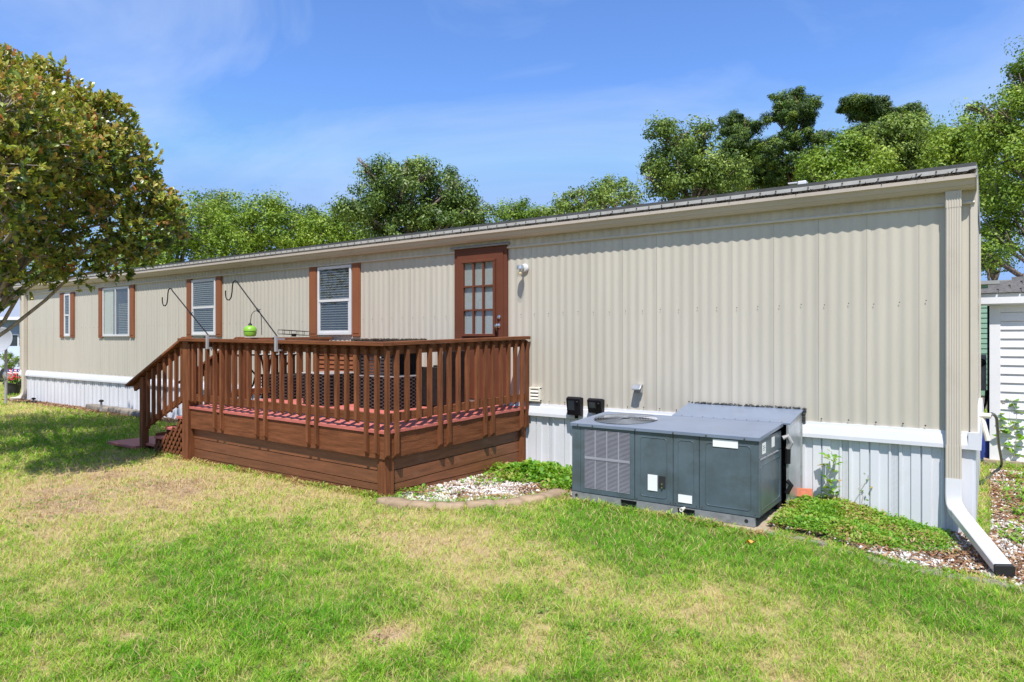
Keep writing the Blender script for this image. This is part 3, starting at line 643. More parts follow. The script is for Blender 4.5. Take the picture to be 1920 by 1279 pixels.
obj('cover', MB().prism([(WALL - .10, oz - .01), (WALL - .10, oz + .005), (WALL - .055, oz + .052), (WALL - .007, oz + .052), (WALL - .007, oz + .041), (WALL - .051, oz + .041), (WALL - .09, oz - .01)], 'x', ox - .05, ox + .05), 'galvanised', ob, bevel=.003)
for lab, xa, ya, xb, yb in (('left of two black solar spot lights on the white skirt band', 1064, 744, 1089, 780), ('right of two black solar spot lights, nearer the air conditioner fan', 1103, 747, 1129, 776)):
    X0, X1 = wx(xa, WALL - .12), wx(xb, WALL - .12); za, zb_ = wz((xa + xb) / 2, ya, WALL - .12), wz((xa + xb) / 2, yb, WALL - .12)
    th = thing('solar_light', ((X0 + X1) / 2, WALL - .06, zb_), lab, 'light')
    obj('housing', MB().prism([(WALL - .055, zb_), (WALL - .13, zb_ + .01), (WALL - .16, za - .02), (WALL - .12, za), (WALL - .05, za - .015)], 'x', X0, X1), 'black_plastic', th, bevel=.008)
    obj('lens', MB().add([(X0 + .025, WALL - .1425, zb_ + .07), (X0 + .11, WALL - .1425, zb_ + .07), (X0 + .11, WALL - .158, za - .045), (X0 + .025, WALL - .158, za - .045), (X0 + .025, WALL - .13, zb_ + .07), (X0 + .11, WALL - .13, zb_ + .07), (X0 + .11, WALL - .14, za - .045), (X0 + .025, WALL - .14, za - .045)], [(0, 1, 2, 3), (7, 6, 5, 4), (0, 4, 5, 1), (1, 5, 6, 2), (2, 6, 7, 3), (3, 7, 4, 0)]), 'window_dark', th)
    obj('sensor', MB().lathe([(.016, 0), (.014, -.014), (.006, -.02)], (X1 - .032, WALL - .148, za - .06), 10, 'y'), 'black', th)
    obj('bracket', MB().box((X0 + X1) / 2 - .02, (X0 + X1) / 2 + .02, WALL - .07, WALL - .047, zb_ - .035, zb_ + .08), 'black_plastic', th)
# roof vent block behind the eave
rx = wx(1503, WALL + .8); rz = wz(1503, 352, WALL + .8)
rv = thing('roof_vent', (rx, WALL + .8, rz), 'small white vent block standing on the mobile home roof', 'vent')
obj('block', MB().box(rx - .04, rx + .05, WALL + .78, WALL + .87, rz - .12, rz + .075), 'white_metal', rv, bevel=.01); obj('flap', MB().prism([(WALL + .74, rz + .05), (WALL + .74, rz + .06), (WALL + .78, rz + .065), (WALL + .78, rz + .05)], 'x', rx - .13, rx - .04), 'white_metal', rv)

# ------------------------------------------------------------------ the deck
DXL, DXR, DYF = -8.66, -4.93, 4.80       # left, right, front face of the framing
DFZ = 0.875
def wrp(x, y):
    u = np.clip((x - DXL) / (DXR - DXL), 0, 1); v = np.clip((WALL - y) / (WALL - DYF), 0, 1); return -0.025 * v - 0.045 * u * v
def W3(x, y, z): return (x + min(1.0, max(0, (x - DXL) / (DXR - DXL))) * (-.03 + .13 * (y - DYF) / (WALL - DYF)), y, z + float(wrp(x, y)) * (1.0 if z > .3 else 0))
deck = thing('deck', ((DXL + DXR) / 2, 6.0, .1), 'brown stained wooden deck with slatted railings beside the mobile home door', 'deck')
def dp(name, mb, m, **k): return obj(name, mb.warp(W3), m, deck, **k)
# floor boards, long ones parallel to the home
nb = 17; bw = (WALL - .06 - (DYF - .02)) / nb
for k in range(nb):
    y = DYF - .02 + k * bw; dz = random.uniform(-.0015, .0015)
    dp('floor_board', MB().box(DXL - .02, DXR + .02 + random.uniform(-.004, .004), y + .003, y + bw - .003, DFZ - .03 + dz, DFZ + dz), 'floor_red')
# framing behind the outer boards, dark below
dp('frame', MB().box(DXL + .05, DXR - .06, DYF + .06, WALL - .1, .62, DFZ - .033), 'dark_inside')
# fascia boards
dp('fascia', MB().box(DXL + .07, DXR + .0, DYF - .002, DYF + .038, .585, DFZ - .032), 'stain_x', bevel=.004)
dp('fascia', MB().box(DXR - .038, DXR + .002, DYF + .040, WALL - .04, .585, DFZ - .032), 'stain_y', bevel=.004)
dp('fascia', MB().box(DXL - .03, DXL + .01, 5.72, WALL - .04, .585, DFZ - .032), 'stain_y', bevel=.004)
# skirt planks set back below
ph = .138
for k in range(5):
    z1 = .583 - k * ph; z0 = z1 - ph + .009
    dp('skirt_plank', MB().box(DXL + .07, DXR - .13, DYF + .048 + random.uniform(0, .004), DYF + .07, max(z0, -.06), z1), 'skirt_stain')
    if z0 > -.1: dp('skirt_plank', MB().box(DXR - .06, DXR - .038 - random.uniform(0, .004), DYF + .14, WALL - .12, max(z0, -.06), z1), 'skirt_stain_side')
dp('corner_board', MB().box(DXR - .13, DXR - .040, DYF + .012, DYF + .045, -.06, .583), 'stain_z', bevel=.003)
dp('corner_board', MB().box(DXR - .039, DXR - .010, DYF + .013, DYF + .125, -.06, .583), 'stain_z', bevel=.003)
dp('end_post', MB().box(DXR - .09, DXR - .0, WALL - .135, WALL - .05, -.02, .615), 'stain_z', bevel=.004)
# big post at the head of the stair
PX = DXL + .0
dp('newel_post', MB().box(PX - .075, PX + .065, DYF - .04, DYF + .10, .02, 1.735), 'stain_z', bevel=.006)
# rails
zc0, zc1 = 1.735, 1.775
dp('cap_rail', MB().box(PX - .10, DXR + .06, DYF - .09, DYF + .055, zc0, zc1), 'stain_x', bevel=.004)
dp('cap_rail', MB().box(DXR - .085, DXR + .06, DYF + .057, WALL - .03, zc0 + .002, zc1 + .002), 'stain_y', bevel=.004)
dp('cap_rail', MB().box(DXL - .09, DXL + .055, 5.60, WALL - .03, zc0, zc1), 'stain_y', bevel=.004)
for z0, z1 in ((1.645, 1.733), (.955, 1.043)):
    dp('rail', MB().box(PX + .07, DXR + .0, DYF - .001, DYF + .037, z0, z1), 'stain_x', bevel=.003)
    dp('rail', MB().box(DXR - .036, DXR + .001, DYF + .039, WALL - .05, z0, z1), 'stain_y', bevel=.003)
    dp('rail', MB().box(DXL - .03, DXL + .007, 5.68, WALL - .05, z0, z1), 'stain_y', bevel=.003)
# balusters, bevelled at the foot; every sixth pair runs down over the fascia
def bal(mx, x, y, zb, zt=1.728, s=.040, ax='y', nm='baluster'):
    """ax: direction the bevel faces"""
    if ax == 'y': m = MB().prism([(y, zb + .03), (y - s, zb - .0), (y - s, zt), (y, zt)][::-1] if False else [(y, zb), (y - s, zb + .035), (y - s, zt - .03), (y, zt)], 'x', x - s / 2, x + s / 2)
    else: m = MB().prism([(x, zb), (x + s, zb + .035), (x + s, zt - .03), (x, zt)], 'y', y - s / 2, y + s / 2)
    return dp(nm, m, mx)
fx = [349.6, 362.5, 375.4, 388.3, 402.4, 415.3, 425.8, 438.7, 451.6, 466.9, 482.1, 498.5, 513.8, 529.0, 545.4, 561.8, 579.4, 595.3, 614.7, 633.8, 652.3, 671.2, 690.1, 709.8]
for k, px in enumerate(fx):
    X = wx(px, DYF - .03); X = max(X, PX + .10); long = k in (4, 5, 10, 11, 16, 17, 22, 23)
    bal('stain_z', X, DYF - .003, .615 if long else .925)
rx_ = [575, 650, 720, 800, 870, 940, 1000, 1060, 1120, 1185, 1240, 1290, 1345, 1395, 1440, 1490, 1527]
for k, q in enumerate(rx_):
    px = 560 + q / 3.552; a, b = ray(px); r_ = a / b; Yb = (DXR - .01 - .0544 * DYF) / (r_ - .0544); Yb = min(max(Yb, DYF + .0), WALL - .06 - (16 - k) * .11)
    bal('stain_z', DXR + .004, Yb, .60 if k in (0, 1, 5, 6, 10, 11, 15, 16) else .925, ax='x')
for k in range(10):
    Yb = 5.76 + k * .148
    if Yb < WALL - .07: bal('stain_z', DXL - .033, Yb, .925, ax='y')
# stair on the left: four treads and a bottom landing plank
SX1 = -10.42
steps = [(-8.72, .69), (-9.02, .52), (-9.32, .37), (-9.62, .25)]
ys0, ys1 = DYF + .06, 5.62
for x, z in steps:
    obj('tread', MB().box(x - .31, x + .0, ys0 - .02, ys1 + .02, z - .035, z), 'floor_red', deck, bevel=.004)
    obj('riser', MB().box(x - .315 + .33, x + .04, ys0, ys1, z - .14, z - .001) if False else MB().box(x - .005, x + .015, ys0, ys1, z + .001, z + .16), 'stain_y', deck)
obj('landing_plank', MB().box(-10.75, -9.93, ys0 - .15, ys1 + .05, .17, .21), 'floor_red', deck, bevel=.005)
obj('riser', MB().box(-9.945, -9.925, ys0, ys1, .10, .215), 'stain_y', deck)
for yy in (ys0 - .04, ys1 + .002):
    if yy > 5: obj('stringer', MB().prism([(-8.74, .83), (-9.95, .24), (-9.95, .02), (-9.75, .02), (-8.74, .52)], 'y', yy, yy + .036), 'stain_x', deck, bevel=.003)
def stair_rail(yc, z_off=0):
    lp = Vector((-9.90, yc, 0)); hi = Vector((PX - .05, yc, 1.755 + z_off)); lo = Vector((-10.27, yc, 1.06))
    d = (lo - hi); sl = d.z / d.x
    obj('stair_cap_rail', MB().beam(hi + Vector((0, -.02, 0)), lo + Vector((0, -.02, 0)), .14, .035), 'stain_x', deck, bevel=.004)
    zt = lambda x: hi.z + (x - hi.x) * sl
    obj('stair_post', MB().box(-9.945, -9.855, yc - .045, yc + .045, .0, zt(-9.9) - .03), 'stain_z', deck, bevel=.004)
    for off in (-.075, -.74):
        a, b = Vector((PX - .06, yc + .012, zt(PX - .06) + off)), Vector((-9.86 if off < -.5 else -10.2, yc + .012, 0)); b.z = zt(b.x) + off
        obj('stair_rail', MB().beam(a, b, .036, .085), 'stain_x', deck, bevel=.003)
    for k in range(7):
        x = PX - .16 - k * .152; 
        if x < -9.86: break
        z = zt(x); m = MB().prism([(yc - .008, z - .84), (yc - .048, z - .80), (yc - .048, z - .03), (yc - .008, z - .03)], 'x', x - .02, x + .02)
        obj('stair_baluster', m, 'stain_z', deck)
stair_rail(DYF + .04); stair_rail(5.62)
dp('post', MB().box(PX - .045, PX + .045, 5.60, 5.69, .0, 1.733), 'stain_z', bevel=.004)
# lattice under the stair
A, B = -9.62, PX - .09
def ltop(x): return .20 + (x - A) / (B - A) * .52
def clip_slat(x0, sg):
    """diagonal slat through (x0, .06) going up with sign sg, clipped to the triangle"""
    pts = []
    for k in range(60):
        x = x0 + sg * k * .012; z = .05 + k * .015
        if A <= x <= B and z <= ltop(x): pts.append((x, z))
    return (pts[0], pts[-1]) if len(pts) > 4 else None
for sg, yy in ((1, DYF + .010), (-1, DYF + .020)):
    x = A - .6
    while x < B + .7:
        c = clip_slat(x, sg)
        if c: obj('lattice_slat', MB().beam((c[0][0], yy, c[0][1]), (c[1][0], yy, c[1][1]), .008, .034, up=(0, 0, 1)), 'stain_z', deck)
        x += .098
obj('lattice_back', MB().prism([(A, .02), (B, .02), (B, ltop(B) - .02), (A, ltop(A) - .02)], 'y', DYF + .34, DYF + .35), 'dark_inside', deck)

# hooks clamped on the rail
def hook(px, pxt, pyt, label):
    yc = DYF - .03; X = wx(px, yc); zt = 1.775 + float(wrp(X, DYF)); Xt = wx(pxt, yc); Zt = wz(pxt, pyt, yc)
    th = thing('shepherd_hook', (X, yc, zt), label, 'plant hook', 'shepherd hooks clamped to the deck rail')
    b = Vector((X, yc - .055, zt + .04)); t = Vector((Xt, yc - .055, Zt)); d = (t - b).normalized()
    pts = [b, b + (t - b) * .5, t]; R = .075
    r1 = Vector((-d.x, 0, -d.z)).normalized()
    cx = t + Vector((-.04, 0, .02))
    base = [(0.0, 0.0), (-.03, .028), (-.065, .035), (-.10, .02), (-.118, -.03), (-.125, -.10), (-.145, -.165), (-.185, -.195), (-.23, -.19), (-.258, -.155), (-.265, -.105), (-.262, -.075)]
    pts += [t + Vector((a, 0, c)) for a, c in base[1:]]
    obj('pole', MB().tube(pts, .0075, 8), 'black', th, smooth='auto')
    m = b + (t - b) * .48; obj('joint', MB().tube([m - d * .03, m + d * .03], .012, 8).tube([m, m + Vector((.05, 0, .012))], .004, 6), 'black', th)
    obj('clamp', MB().box(X - .02, X + .02, yc - .085, yc - .063, zt - .13, zt + .05).box(X - .02, X + .02, yc - .063, yc + .03, zt + .002, zt + .022).box(X - .02, X + .02, yc - .063, yc + .0, zt - .125, zt - .105), 'net_grey', th)
    obj('clamp_screw', MB().tube([(X, yc - .02, zt - .15), (X, yc - .02, zt - .05)], .006, 8), 'black', th); obj('clamp_knob', MB().tube([(X - .055, yc - .07, zt + .02), (X - .02, yc - .07, zt + .02)], .013, 10), 'black', th)
hook(399, 331, 546, 'black shepherd hook leaning left, nearer the stair')
hook(528, 454, 532, 'black shepherd hook leaning left, nearer the deck middle')
# little things on the far rail (deck's left side, running to the home)
def far_rail(px): a, b = ray(px); y = DXL * b / a; return y
yl = far_rail(469); zl = 1.777
gl = thing('green_feeder', (DXL, yl, zl), 'lime green bird feeder standing on the far deck rail', 'bird feeder')
# placed on the rail top, 5 degrees off
obj('lower_bowl', MB().lathe([(.05, 0), (.078, .01), (.088, .045), (.088, .075), (.084, .08)], (DXL, yl, zl), 24), 'green_plastic', gl, smooth='auto')
obj('lid', MB().lathe([(.094, .078), (.090, .11), (.072, .135), (.045, .15), (.02, .158)], (DXL, yl, zl), 24), 'green_plastic', gl, smooth='auto')
obj('collar', MB().lathe([(.022, .156), (.03, .165), (.018, .185), (.006, .195)], (DXL, yl, zl), 12), 'black', gl)
loop = [(DXL, yl, zl + .165)] + [(DXL + .02, yl + .085 - .085 * math.cos(a) + .0, zl + .26 + .11 * math.sin(a)) for a in [math.pi * k / 10 for k in range(11)]] + [(DXL + .03, yl + .17, zl + .02)]
obj('hanger', MB().tube(loop, .005, 6), 'black', gl)
yb_ = far_rail(551)
bk = thing('wire_rack', (DXL, yb_, zl), 'small empty wire rack standing on the far deck rail', 'rack')
m = MB()
for z in (.04, .10):
    P = [(DXL - .06, yb_ - .24, zl + z), (DXL + .06, yb_ - .24, zl + z), (DXL + .06, yb_ + .24, zl + z - .02), (DXL - .06, yb_ + .24, zl + z - .02), (DXL - .06, yb_ - .24, zl + z)]; m.tube(P, .004, 6)
for k in range(5): q = yb_ - .24 + k * .12; m.tube([(DXL + .06, q, zl + .04 - k * .005), (DXL + .06, q, zl + .10 - k * .005)], .003, 6); m.tube([(DXL - .06, q, zl + .04 - k * .005), (DXL - .06, q, zl + .10 - k * .005)], .003, 6)
obj('wires', m, 'black', bk); obj('foot', MB().box(DXL - .02, DXL + .02, yb_ - .03, yb_ + .03, zl, zl + .045), 'black', bk)

# storage cabinet of horizontal slats by the wall
c0, c1, cy = wx(587, 6.62), wx(666, 6.62), 6.62
cab = thing('storage_cabinet', ((c0 + c1) / 2, 6.85, DFZ), 'brown slatted storage cabinet against the mobile home wall', 'cabinet')
obj('body', MB().box(c0 + .02, c1 - .02, cy + .015, 7.10, DFZ, 1.56), 'shutter', cab)
for k in range(9):
    z = DFZ + .10 + k * .066; obj('slat', MB().prism([(cy + .014, z), (cy - .006, z), (cy + .010, z + .058), (cy + .014, z + .058)], 'x', c0 + .05, c1 - .05), 'shutter', cab)
obj('plinth', MB().box(c0, c1, cy - .005, 7.10, DFZ - .01, DFZ + .095), 'shutter', cab); obj('side', MB().box(c0, c0 + .045, cy - .004, cy + .03, DFZ + .096, 1.56), 'shutter', cab); obj('side', MB().box(c1 - .045, c1, cy - .004, cy + .03, DFZ + .096, 1.56), 'shutter', cab)
obj('top', MB().box(c0 - .03, c1 + .03, cy - .03, 7.12, 1.561, 1.595), 'shutter', cab, bevel=.004)

# wicker: boxes wrapped with woven bands as geometry
def woven(x0, x1, y0, y1, z0, z1, th, name='weave'):
    """body plus woven strips on the front (-Y) and right (+X) faces"""
    obj('body', MB().box(x0, x1, y0, y1, z0, z1), 'wicker', th, bevel=.01)
    m = MB(); n = max(2, int((z1 - z0) / .022))
    for k in range(n):
        z = z0 + (k + .5) * (z1 - z0) / n; nn = max(2, int((x1 - x0) / .05)); ph_ = k % 2
        for j in range(nn):
            if (j + ph_) % 2: continue
            a = x0 + j * (x1 - x0) / nn; m.box(a, a + (x1 - x0) / nn, y0 - .012, y0 - .001, z - .008, z + .008)
        nn = max(2, int((y1 - y0) / .05))
        for j in range(nn):
            if (j + ph_) % 2: continue
            a = y0 + j * (y1 - y0) / nn; m.box(x1 + .001, x1 + .012, a, a + (y1 - y0) / nn, z - .008, z + .008)
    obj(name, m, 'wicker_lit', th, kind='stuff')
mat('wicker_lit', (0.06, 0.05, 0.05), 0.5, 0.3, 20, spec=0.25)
def onfloor(px, py):
    """deck floor point under picture point"""
    d = (EYE - DFZ + .03) * FOC / (py - 637); a, b = ray(px); return a * d, b * d
# low box at left
x, y = onfloor(490, 748); t1 = thing('wicker_ottoman', (x + .3, y + .2, DFZ), 'low black wicker ottoman behind the railing near the stair', 'ottoman'); woven(x, x + .62, y, y + .5, DFZ - .02, DFZ + .34, t1)
# square wicker side table
x, y = onfloor(568, 759); t2 = thing('wicker_side_table', (x + .3, y + .2, DFZ), 'square black wicker table with grey glass top behind the railing', 'table'); woven(x, x + .56, y, y + .5, DFZ - .02, DFZ + .40, t2)
obj('glass_top', MB().box(x - .01, x + .57, y - .01, y + .51, DFZ + .40, DFZ + .412), 'table_glass', t2)
# tall wicker bar by the corner
x, y = onfloor(672, 765); t3 = thing('wicker_bar', (x + .35, y + .2, DFZ), 'tall dark wicker bar cabinet near the deck corner', 'bar')
woven(x, x + .66, y, y + .45, DFZ - .03, DFZ + .38, t3)
obj('shelf', MB().box(x - .01, x + .67, y - .015, y + .46, DFZ + .385, DFZ + .40), 'net_grey', t3)
for a, b in ((x, y), (x + .61, y), (x, y + .4), (x + .61, y + .4)): obj('post', MB().box(a, a + .05, b, b + .05, DFZ + .40, 1.70), 'wicker', t3)
obj('back_panel', MB().box(x + .04, x + .62, y + .40, y + .43, DFZ + .40, 1.68), 'wicker', t3)
for k in range(9): obj('back_slat', MB().box(x + .05, x + .61, y + .005, y + .02, 1.30 + k * .043, 1.325 + k * .043), 'wicker_lit', t3)
obj('top', MB().box(x - .05, x + .74, y - .08, y + .50, 1.70, 1.728), 'litter', t3)
mt = MB()
for k in range(260):
    a, b = random.uniform(x - .05, x + .74), random.choice([y - .08, y + .48]) + random.uniform(-.02, .02); mt.beam((a, b, 1.73), (a + random.uniform(-.04, .04), b + random.uniform(-.03, .03), 1.735 + random.random() * .012), .006, .006)
obj('frayed_weave', mt, 'litter', t3, kind='stuff')
# wicker armchair facing left, right of the bar
x, y = onfloor(752, 762); x += .05; y += .05; t4 = thing('wicker_armchair', (x + .3, y + .3, DFZ), 'black wicker armchair beside the door end of the deck', 'armchair')
obj('seat', MB().box(x, x + .5, y + .07, y + .52, DFZ + .05, DFZ + .30), 'wicker', t4, bevel=.01); obj('cushion', MB().box(x + .01, x + .5, y + .08, y + .51, DFZ + .301, DFZ + .38), 'wicker_lit', t4, bevel=.02)
obj('armrest', MB().box(x, x + .55, y, y + .068, DFZ, DFZ + .50), 'wicker', t4, bevel=.01); obj('armrest', MB().box(x, x + .55, y + .522, y + .59, DFZ, DFZ + .50), 'wicker', t4, bevel=.01)
obj('backrest', MB().box(x + .502, x + .57, y + .07, y + .52, DFZ, DFZ + .72).rot(Matrix.Rotation(math.radians(6), 3, 'Y'), (x + .5, y, DFZ)), 'wicker', t4, bevel=.01)
# glass bar table with black bowed legs
x, y = wx(500, 6.2), 6.2; zt_ = wz(500, 664, 6.2); t5 = thing('glass_table', (x, y, DFZ), 'round glass topped table on black bowed metal legs', 'table')
obj('glass_top', MB().lathe([(.44, 0), (.445, .005), (.44, .01)], (x, y, zt_), 32), 'table_glass', t5); obj('rim', MB().tube([(x + .445 * math.cos(a), y + .445 * math.sin(a), zt_ - .006) for a in np.linspace(0, 2 * math.pi, 33)], .009, 8), 'black', t5)
for k in range(4):
    a = math.pi / 4 + k * math.pi / 2; c_, s_ = math.cos(a), math.sin(a)
    obj('leg', MB().tube([(x + r * c_, y + r * s_, DFZ + h * (zt_ - DFZ)) for r, h in ((.42, 1), (.38, .9), (.26, .7), (.16, .5), (.2, .25), (.34, .0))], .014, 8), 'black', t5, smooth='auto')
obj('stretcher', MB().tube([(x + .16 * math.cos(a), y + .16 * math.sin(a), DFZ + .5 * (zt_ - DFZ)) for a in np.linspace(0, 2 * math.pi, 17)], .009, 6), 'black', t5)

# ------------------------------------------------------------------ air conditioner
ax0, ax1, ay0, ay1 = -3.43, -1.60, 5.90, 6.66
zb0, zb1, ztp = .125, .205, .868
obj('concrete_pad', MB().box(ax0 - .05, ax1 + .07, ay0 - .05, ay1 + .2, -.05, .118), 'concrete', None, bevel=.01, label='tan concrete pad beneath the grey air conditioner', cat='pad')
ac = thing('air_conditioner', ((ax0 + ax1) / 2, (ay0 + ay1) / 2, .122), 'big dark grey packaged air conditioner unit standing beside the mobile home', 'air conditioner')
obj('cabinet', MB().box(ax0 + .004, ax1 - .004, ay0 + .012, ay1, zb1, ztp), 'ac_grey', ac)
# base rails with forklift slots
def railf(y0, y1):
    sx = [(1163, 1193), (1270, 1302)]; xs_ = [ax0 - .003]
    for a, b in sx: xs_ += [wx(a, ay0), wx(b, ay0)]
    xs_.append(ax1 - .03); m = MB(); ms = MB()
    for i in range(0, 6, 2): m.box(xs_[i], xs_[i + 1], y0, y1, zb0 - .004, zb1 - .002)
    for i in (1, 3): m.box(xs_[i], xs_[i + 1], y0, y1, zb1 - .016, zb1 - .002); obj('fork_slot', MB().box(xs_[i], xs_[i + 1], y0 + .02, y1, zb0 - .002, zb1 - .017), 'dark_inside', ac)
    return m, ms
m, ms = railf(ay0 + .004, ay0 + .05); rl = obj('base_rail', m, 'base_rail', ac, bevel=.002)
for q in (ax0 + .05, ax1 - .10): obj('rail_hole', MB().lathe([(.017, 0), (.017, -.0015)], (q, ay0 + .004, .165), 16, 'y'), 'dark_inside', ac)
obj('base_side', MB().box(ax1 - .12, ax1 - .10, ay0 + .06, ay1, zb0, zb1), 'dark_inside', ac)
# face panels on the front
cols = [1074, 1089, 1190, 1262, 1311, 1421]; X_ = [wx(c, ay0) for c in cols]; X_[0] = ax0; X_[-1] = ax1
zpt, zpb = ztp - .006, zb1 + .003
obj('corner_strip', MB().box(X_[0], X_[1] - .004, ay0, ay0 + .011, zpb, zpt), 'ac_grey', ac, bevel=.002)
def bead(x0, x1, z0, z1, y, r=.03, yy=True):
    P = []
    for cx_, cz_, a0 in ((x1 - r, z1 - r, 0), (x0 + r, z1 - r, 90), (x0 + r, z0 + r, 180), (x1 - r, z0 + r, 270)):
        for k in range(5): a = math.radians(a0 + k * 22.5); P.append((cx_ + r * math.cos(a), y, cz_ + r * math.sin(a)))
    P.append(P[0]); return MB().tube(P, .0035, 5, cap=False)
for i in (2, 3, 4):
    p = obj('access_panel', MB().box(X_[i] + .003, X_[i + 1] - .003, ay0, ay0 + .011, zpb, zpt), 'ac_grey', ac, bevel=.002)
    mgn = .06 if i != 3 else .05
    obj('bead', bead(X_[i] + mgn, X_[i + 1] - mgn, zpb + .05, zpt - .05, ay0 - .0005), 'ac_grey', p, smooth=True)
ms_ = MB()
for i in (2, 3, 4):
    for q in (X_[i] + .025, X_[i + 1] - .025):
        for zz in (zpb + .02, zpt - .03): ms_.lathe([(.006, 0), (.004, -.003)], (q, ay0 - .0002, zz), 6, 'y')
obj('panel_screw', ms_, 'litter', ac, kind='stuff')
# louvre guard: frame, back, slats
g0, g1 = X_[1], X_[2]; 
lf = obj('louvre_frame', MB().box(g0, g0 + .045, ay0 - .001, ay0 + .011, zpb, zpt).box(g1 - .05, g1 - .003, ay0 - .001, ay0 + .011, zpb, zpt).box(g0 + .045, g1 - .05, ay0 - .001, ay0 + .011, zpt - .025, zpt).box(g0 + .045, g1 - .05, ay0 - .001, ay0 + .011, zpb, zpb + .045), 'ac_grey', ac)
li0, li1 = g0 + .045, g1 - .05; lz0, lz1 = zpb + .045, zpt - .025; lm = lz0 + (lz1 - lz0) * .515
obj('louvre_back', MB().box(li0, li1, ay0 + .0105, ay0 + .0118, lz0, lz1), 'dark_inside', ac)
obj('guard_bar', MB().box(li0, li1, ay0 - .006, ay0 + .010, lm - .013, lm + .013), 'ac_slat', ac, bevel=.003)
cw = (li1 - li0 - 3 * .016) / 4
for k in range(3): q = li0 + (k + 1) * cw + k * .016; obj('guard_rib', MB().box(q + .001, q + .015, ay0 - .003, ay0 + .010, lz0, lm - .014), 'ac_slat', ac); obj('guard_rib', MB().box(q + .001, q + .015, ay0 - .003, ay0 + .010, lm + .014, lz1), 'ac_slat', ac)
sb = None
for c in range(4):
    xc = li0 + c * (cw + .016) + cw / 2
    for z0, z1, n in ((lz0, lm - .014, 23), (lm + .014, lz1, 22)):
        for k in range(n):
            z = z0 + (k + .5) * (z1 - z0) / n
            if sb is None: sb = obj('louvre_slat', MB().prism([(ay0 + .009, z + .0045), (ay0 - .003, z + .001), (ay0 - .003, z - .0035), (ay0 + .009, z - .0005)], 'x', xc - cw / 2, xc + cw / 2), 'ac_slat', ac); SBZ = worg(sb).z - z
            else: inst(sb, 'louvre_slat', ac, (xc, worg(sb).y, z + SBZ))
# right side faces
obj('side_panel', MB().box(ax1 - .003, ax1 + .006, ay0 + .012, ay1, zpb, .695), 'ac_grey', ac, bevel=.002); obj('side_panel', MB().box(ax1 - .003, ax1 + .005, ay0 + .012, ay1, .705, zpt + .01), 'ac_grey', ac, bevel=.002)
obj('corner_strip', MB().box(ax1 - .002, ax1 + .008, ay0 - .001, ay0 + .010, zpb, zpt), 'ac_grey', ac, bevel=.002)
sbd = MB(); r = .03; P = []
for cy_, cz_, a0 in ((ay1 - .06 - r, .64 - r, 0), (ay0 + .06 + r, .64 - r, 90), (ay0 + .06 + r, zpb + .05 + r, 180), (ay1 - .06 - r, zpb + .05 + r, 270)):
    for k in range(5): a = math.radians(a0 + k * 22.5); P.append((ax1 + .0062, cy_ + r * math.cos(a), cz_ + r * math.sin(a)))
obj('bead', MB().tube(P + [P[0]], .0035, 5, cap=False), 'ac_grey', ac, smooth=True)
for k in range(3): obj('trim_lip', MB().box(ax1 + .004, ax1 + .012, ay0 + .04 + k * .21, ay0 + .22 + k * .21, .694, .704), 'ac_slat', ac)
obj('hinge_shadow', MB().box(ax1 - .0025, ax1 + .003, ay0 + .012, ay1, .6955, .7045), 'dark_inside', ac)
# stickers
def stick(x0, x1, y0, y1, name='label'):
    xm = (x0 + x1) / 2; return obj(name, MB().box(wx(x0, ay0), wx(x1, ay0), ay0 - .0058, ay0 - .0046, wz(xm, y1, ay0), wz(xm, y0, ay0)), 'sticker', ac)
stick(1215, 1233, 890, 920); stick(1272, 1298, 928, 943); stick(1337, 1384, 825, 839)
q = stick(1235.5, 1248, 893, 915, 'service_port'); q.data.materials[0] = MATS['dark_inside']
for zz in (.36, .39): obj('valve', MB().lathe([(.009, 0), (.009, -.01)], (wx(1242, ay0), ay0 - .0058, zz), 10, 'y'), 'chrome', ac)
obj('drain_pipe', MB().lathe([(.012, .005), (.012, -.05), (.019, -.05), (.019, -.075), (.012, -.075), (.012, -.060)], (wx(1283, ay0), ay0, wz(1283, 953, ay0)), 16, 'y'), 'pvc', ac, smooth='auto')
s1_ = obj('label', MB().box(ax1 + .0052, ax1 + .0068, ay0 + .11, ay0 + .22, .735, .83), 'sticker', ac); obj('label', MB().box(ax1 + .0052, ax1 + .0068, ay0 + .42, ay0 + .52, .755, .845), 'sticker', ac)
for k in range(3): obj('print', MB().box(ax1 + .007, ax1 + .0076, ay0 + .13, ay0 + .18 + .02 * (k % 2), .80 - k * .018, .806 - k * .018), 'label_ink', s1_)
# lid: sloped sheet with round fan hole
fc = Vector((-3.03, 6.30, 0)); fr_ = .325
lx0, lx1, ly0, ly1 = ax0 - .012, ax1 + .015, ay0 - .014, ay1 + .03
def lz(x, y): return ztp + .026 + .055 * (y - ly0) / (ly1 - ly0) * .8
mbl = MB(); n = 48; ring = [(fc.x + fr_ * math.cos(2 * math.pi * k / n), fc.y + fr_ * math.sin(2 * math.pi * k / n)) for k in range(n)]
xsq = min(fc.x + .45, lx1); sq = []
for k in range(n):
    a = 2 * math.pi * k / n; c_, s_ = math.cos(a), math.sin(a)
    tt = min((xsq - fc.x) / c_ if c_ > 1e-6 else 9, (lx0 - fc.x) / c_ if c_ < -1e-6 else 9, (ly1 - fc.y) / s_ if s_ > 1e-6 else 9, (ly0 - fc.y) / s_ if s_ < -1e-6 else 9)
    sq.append((fc.x + c_ * tt, fc.y + s_ * tt))
vs = [(x, y, lz(x, y)) for x, y in ring] + [(x, y, lz(x, y)) for x, y in sq]
mbl.add(vs, [(k, (k + 1) % n, (k + 1) % n + n, k + n) for k in range(n)])
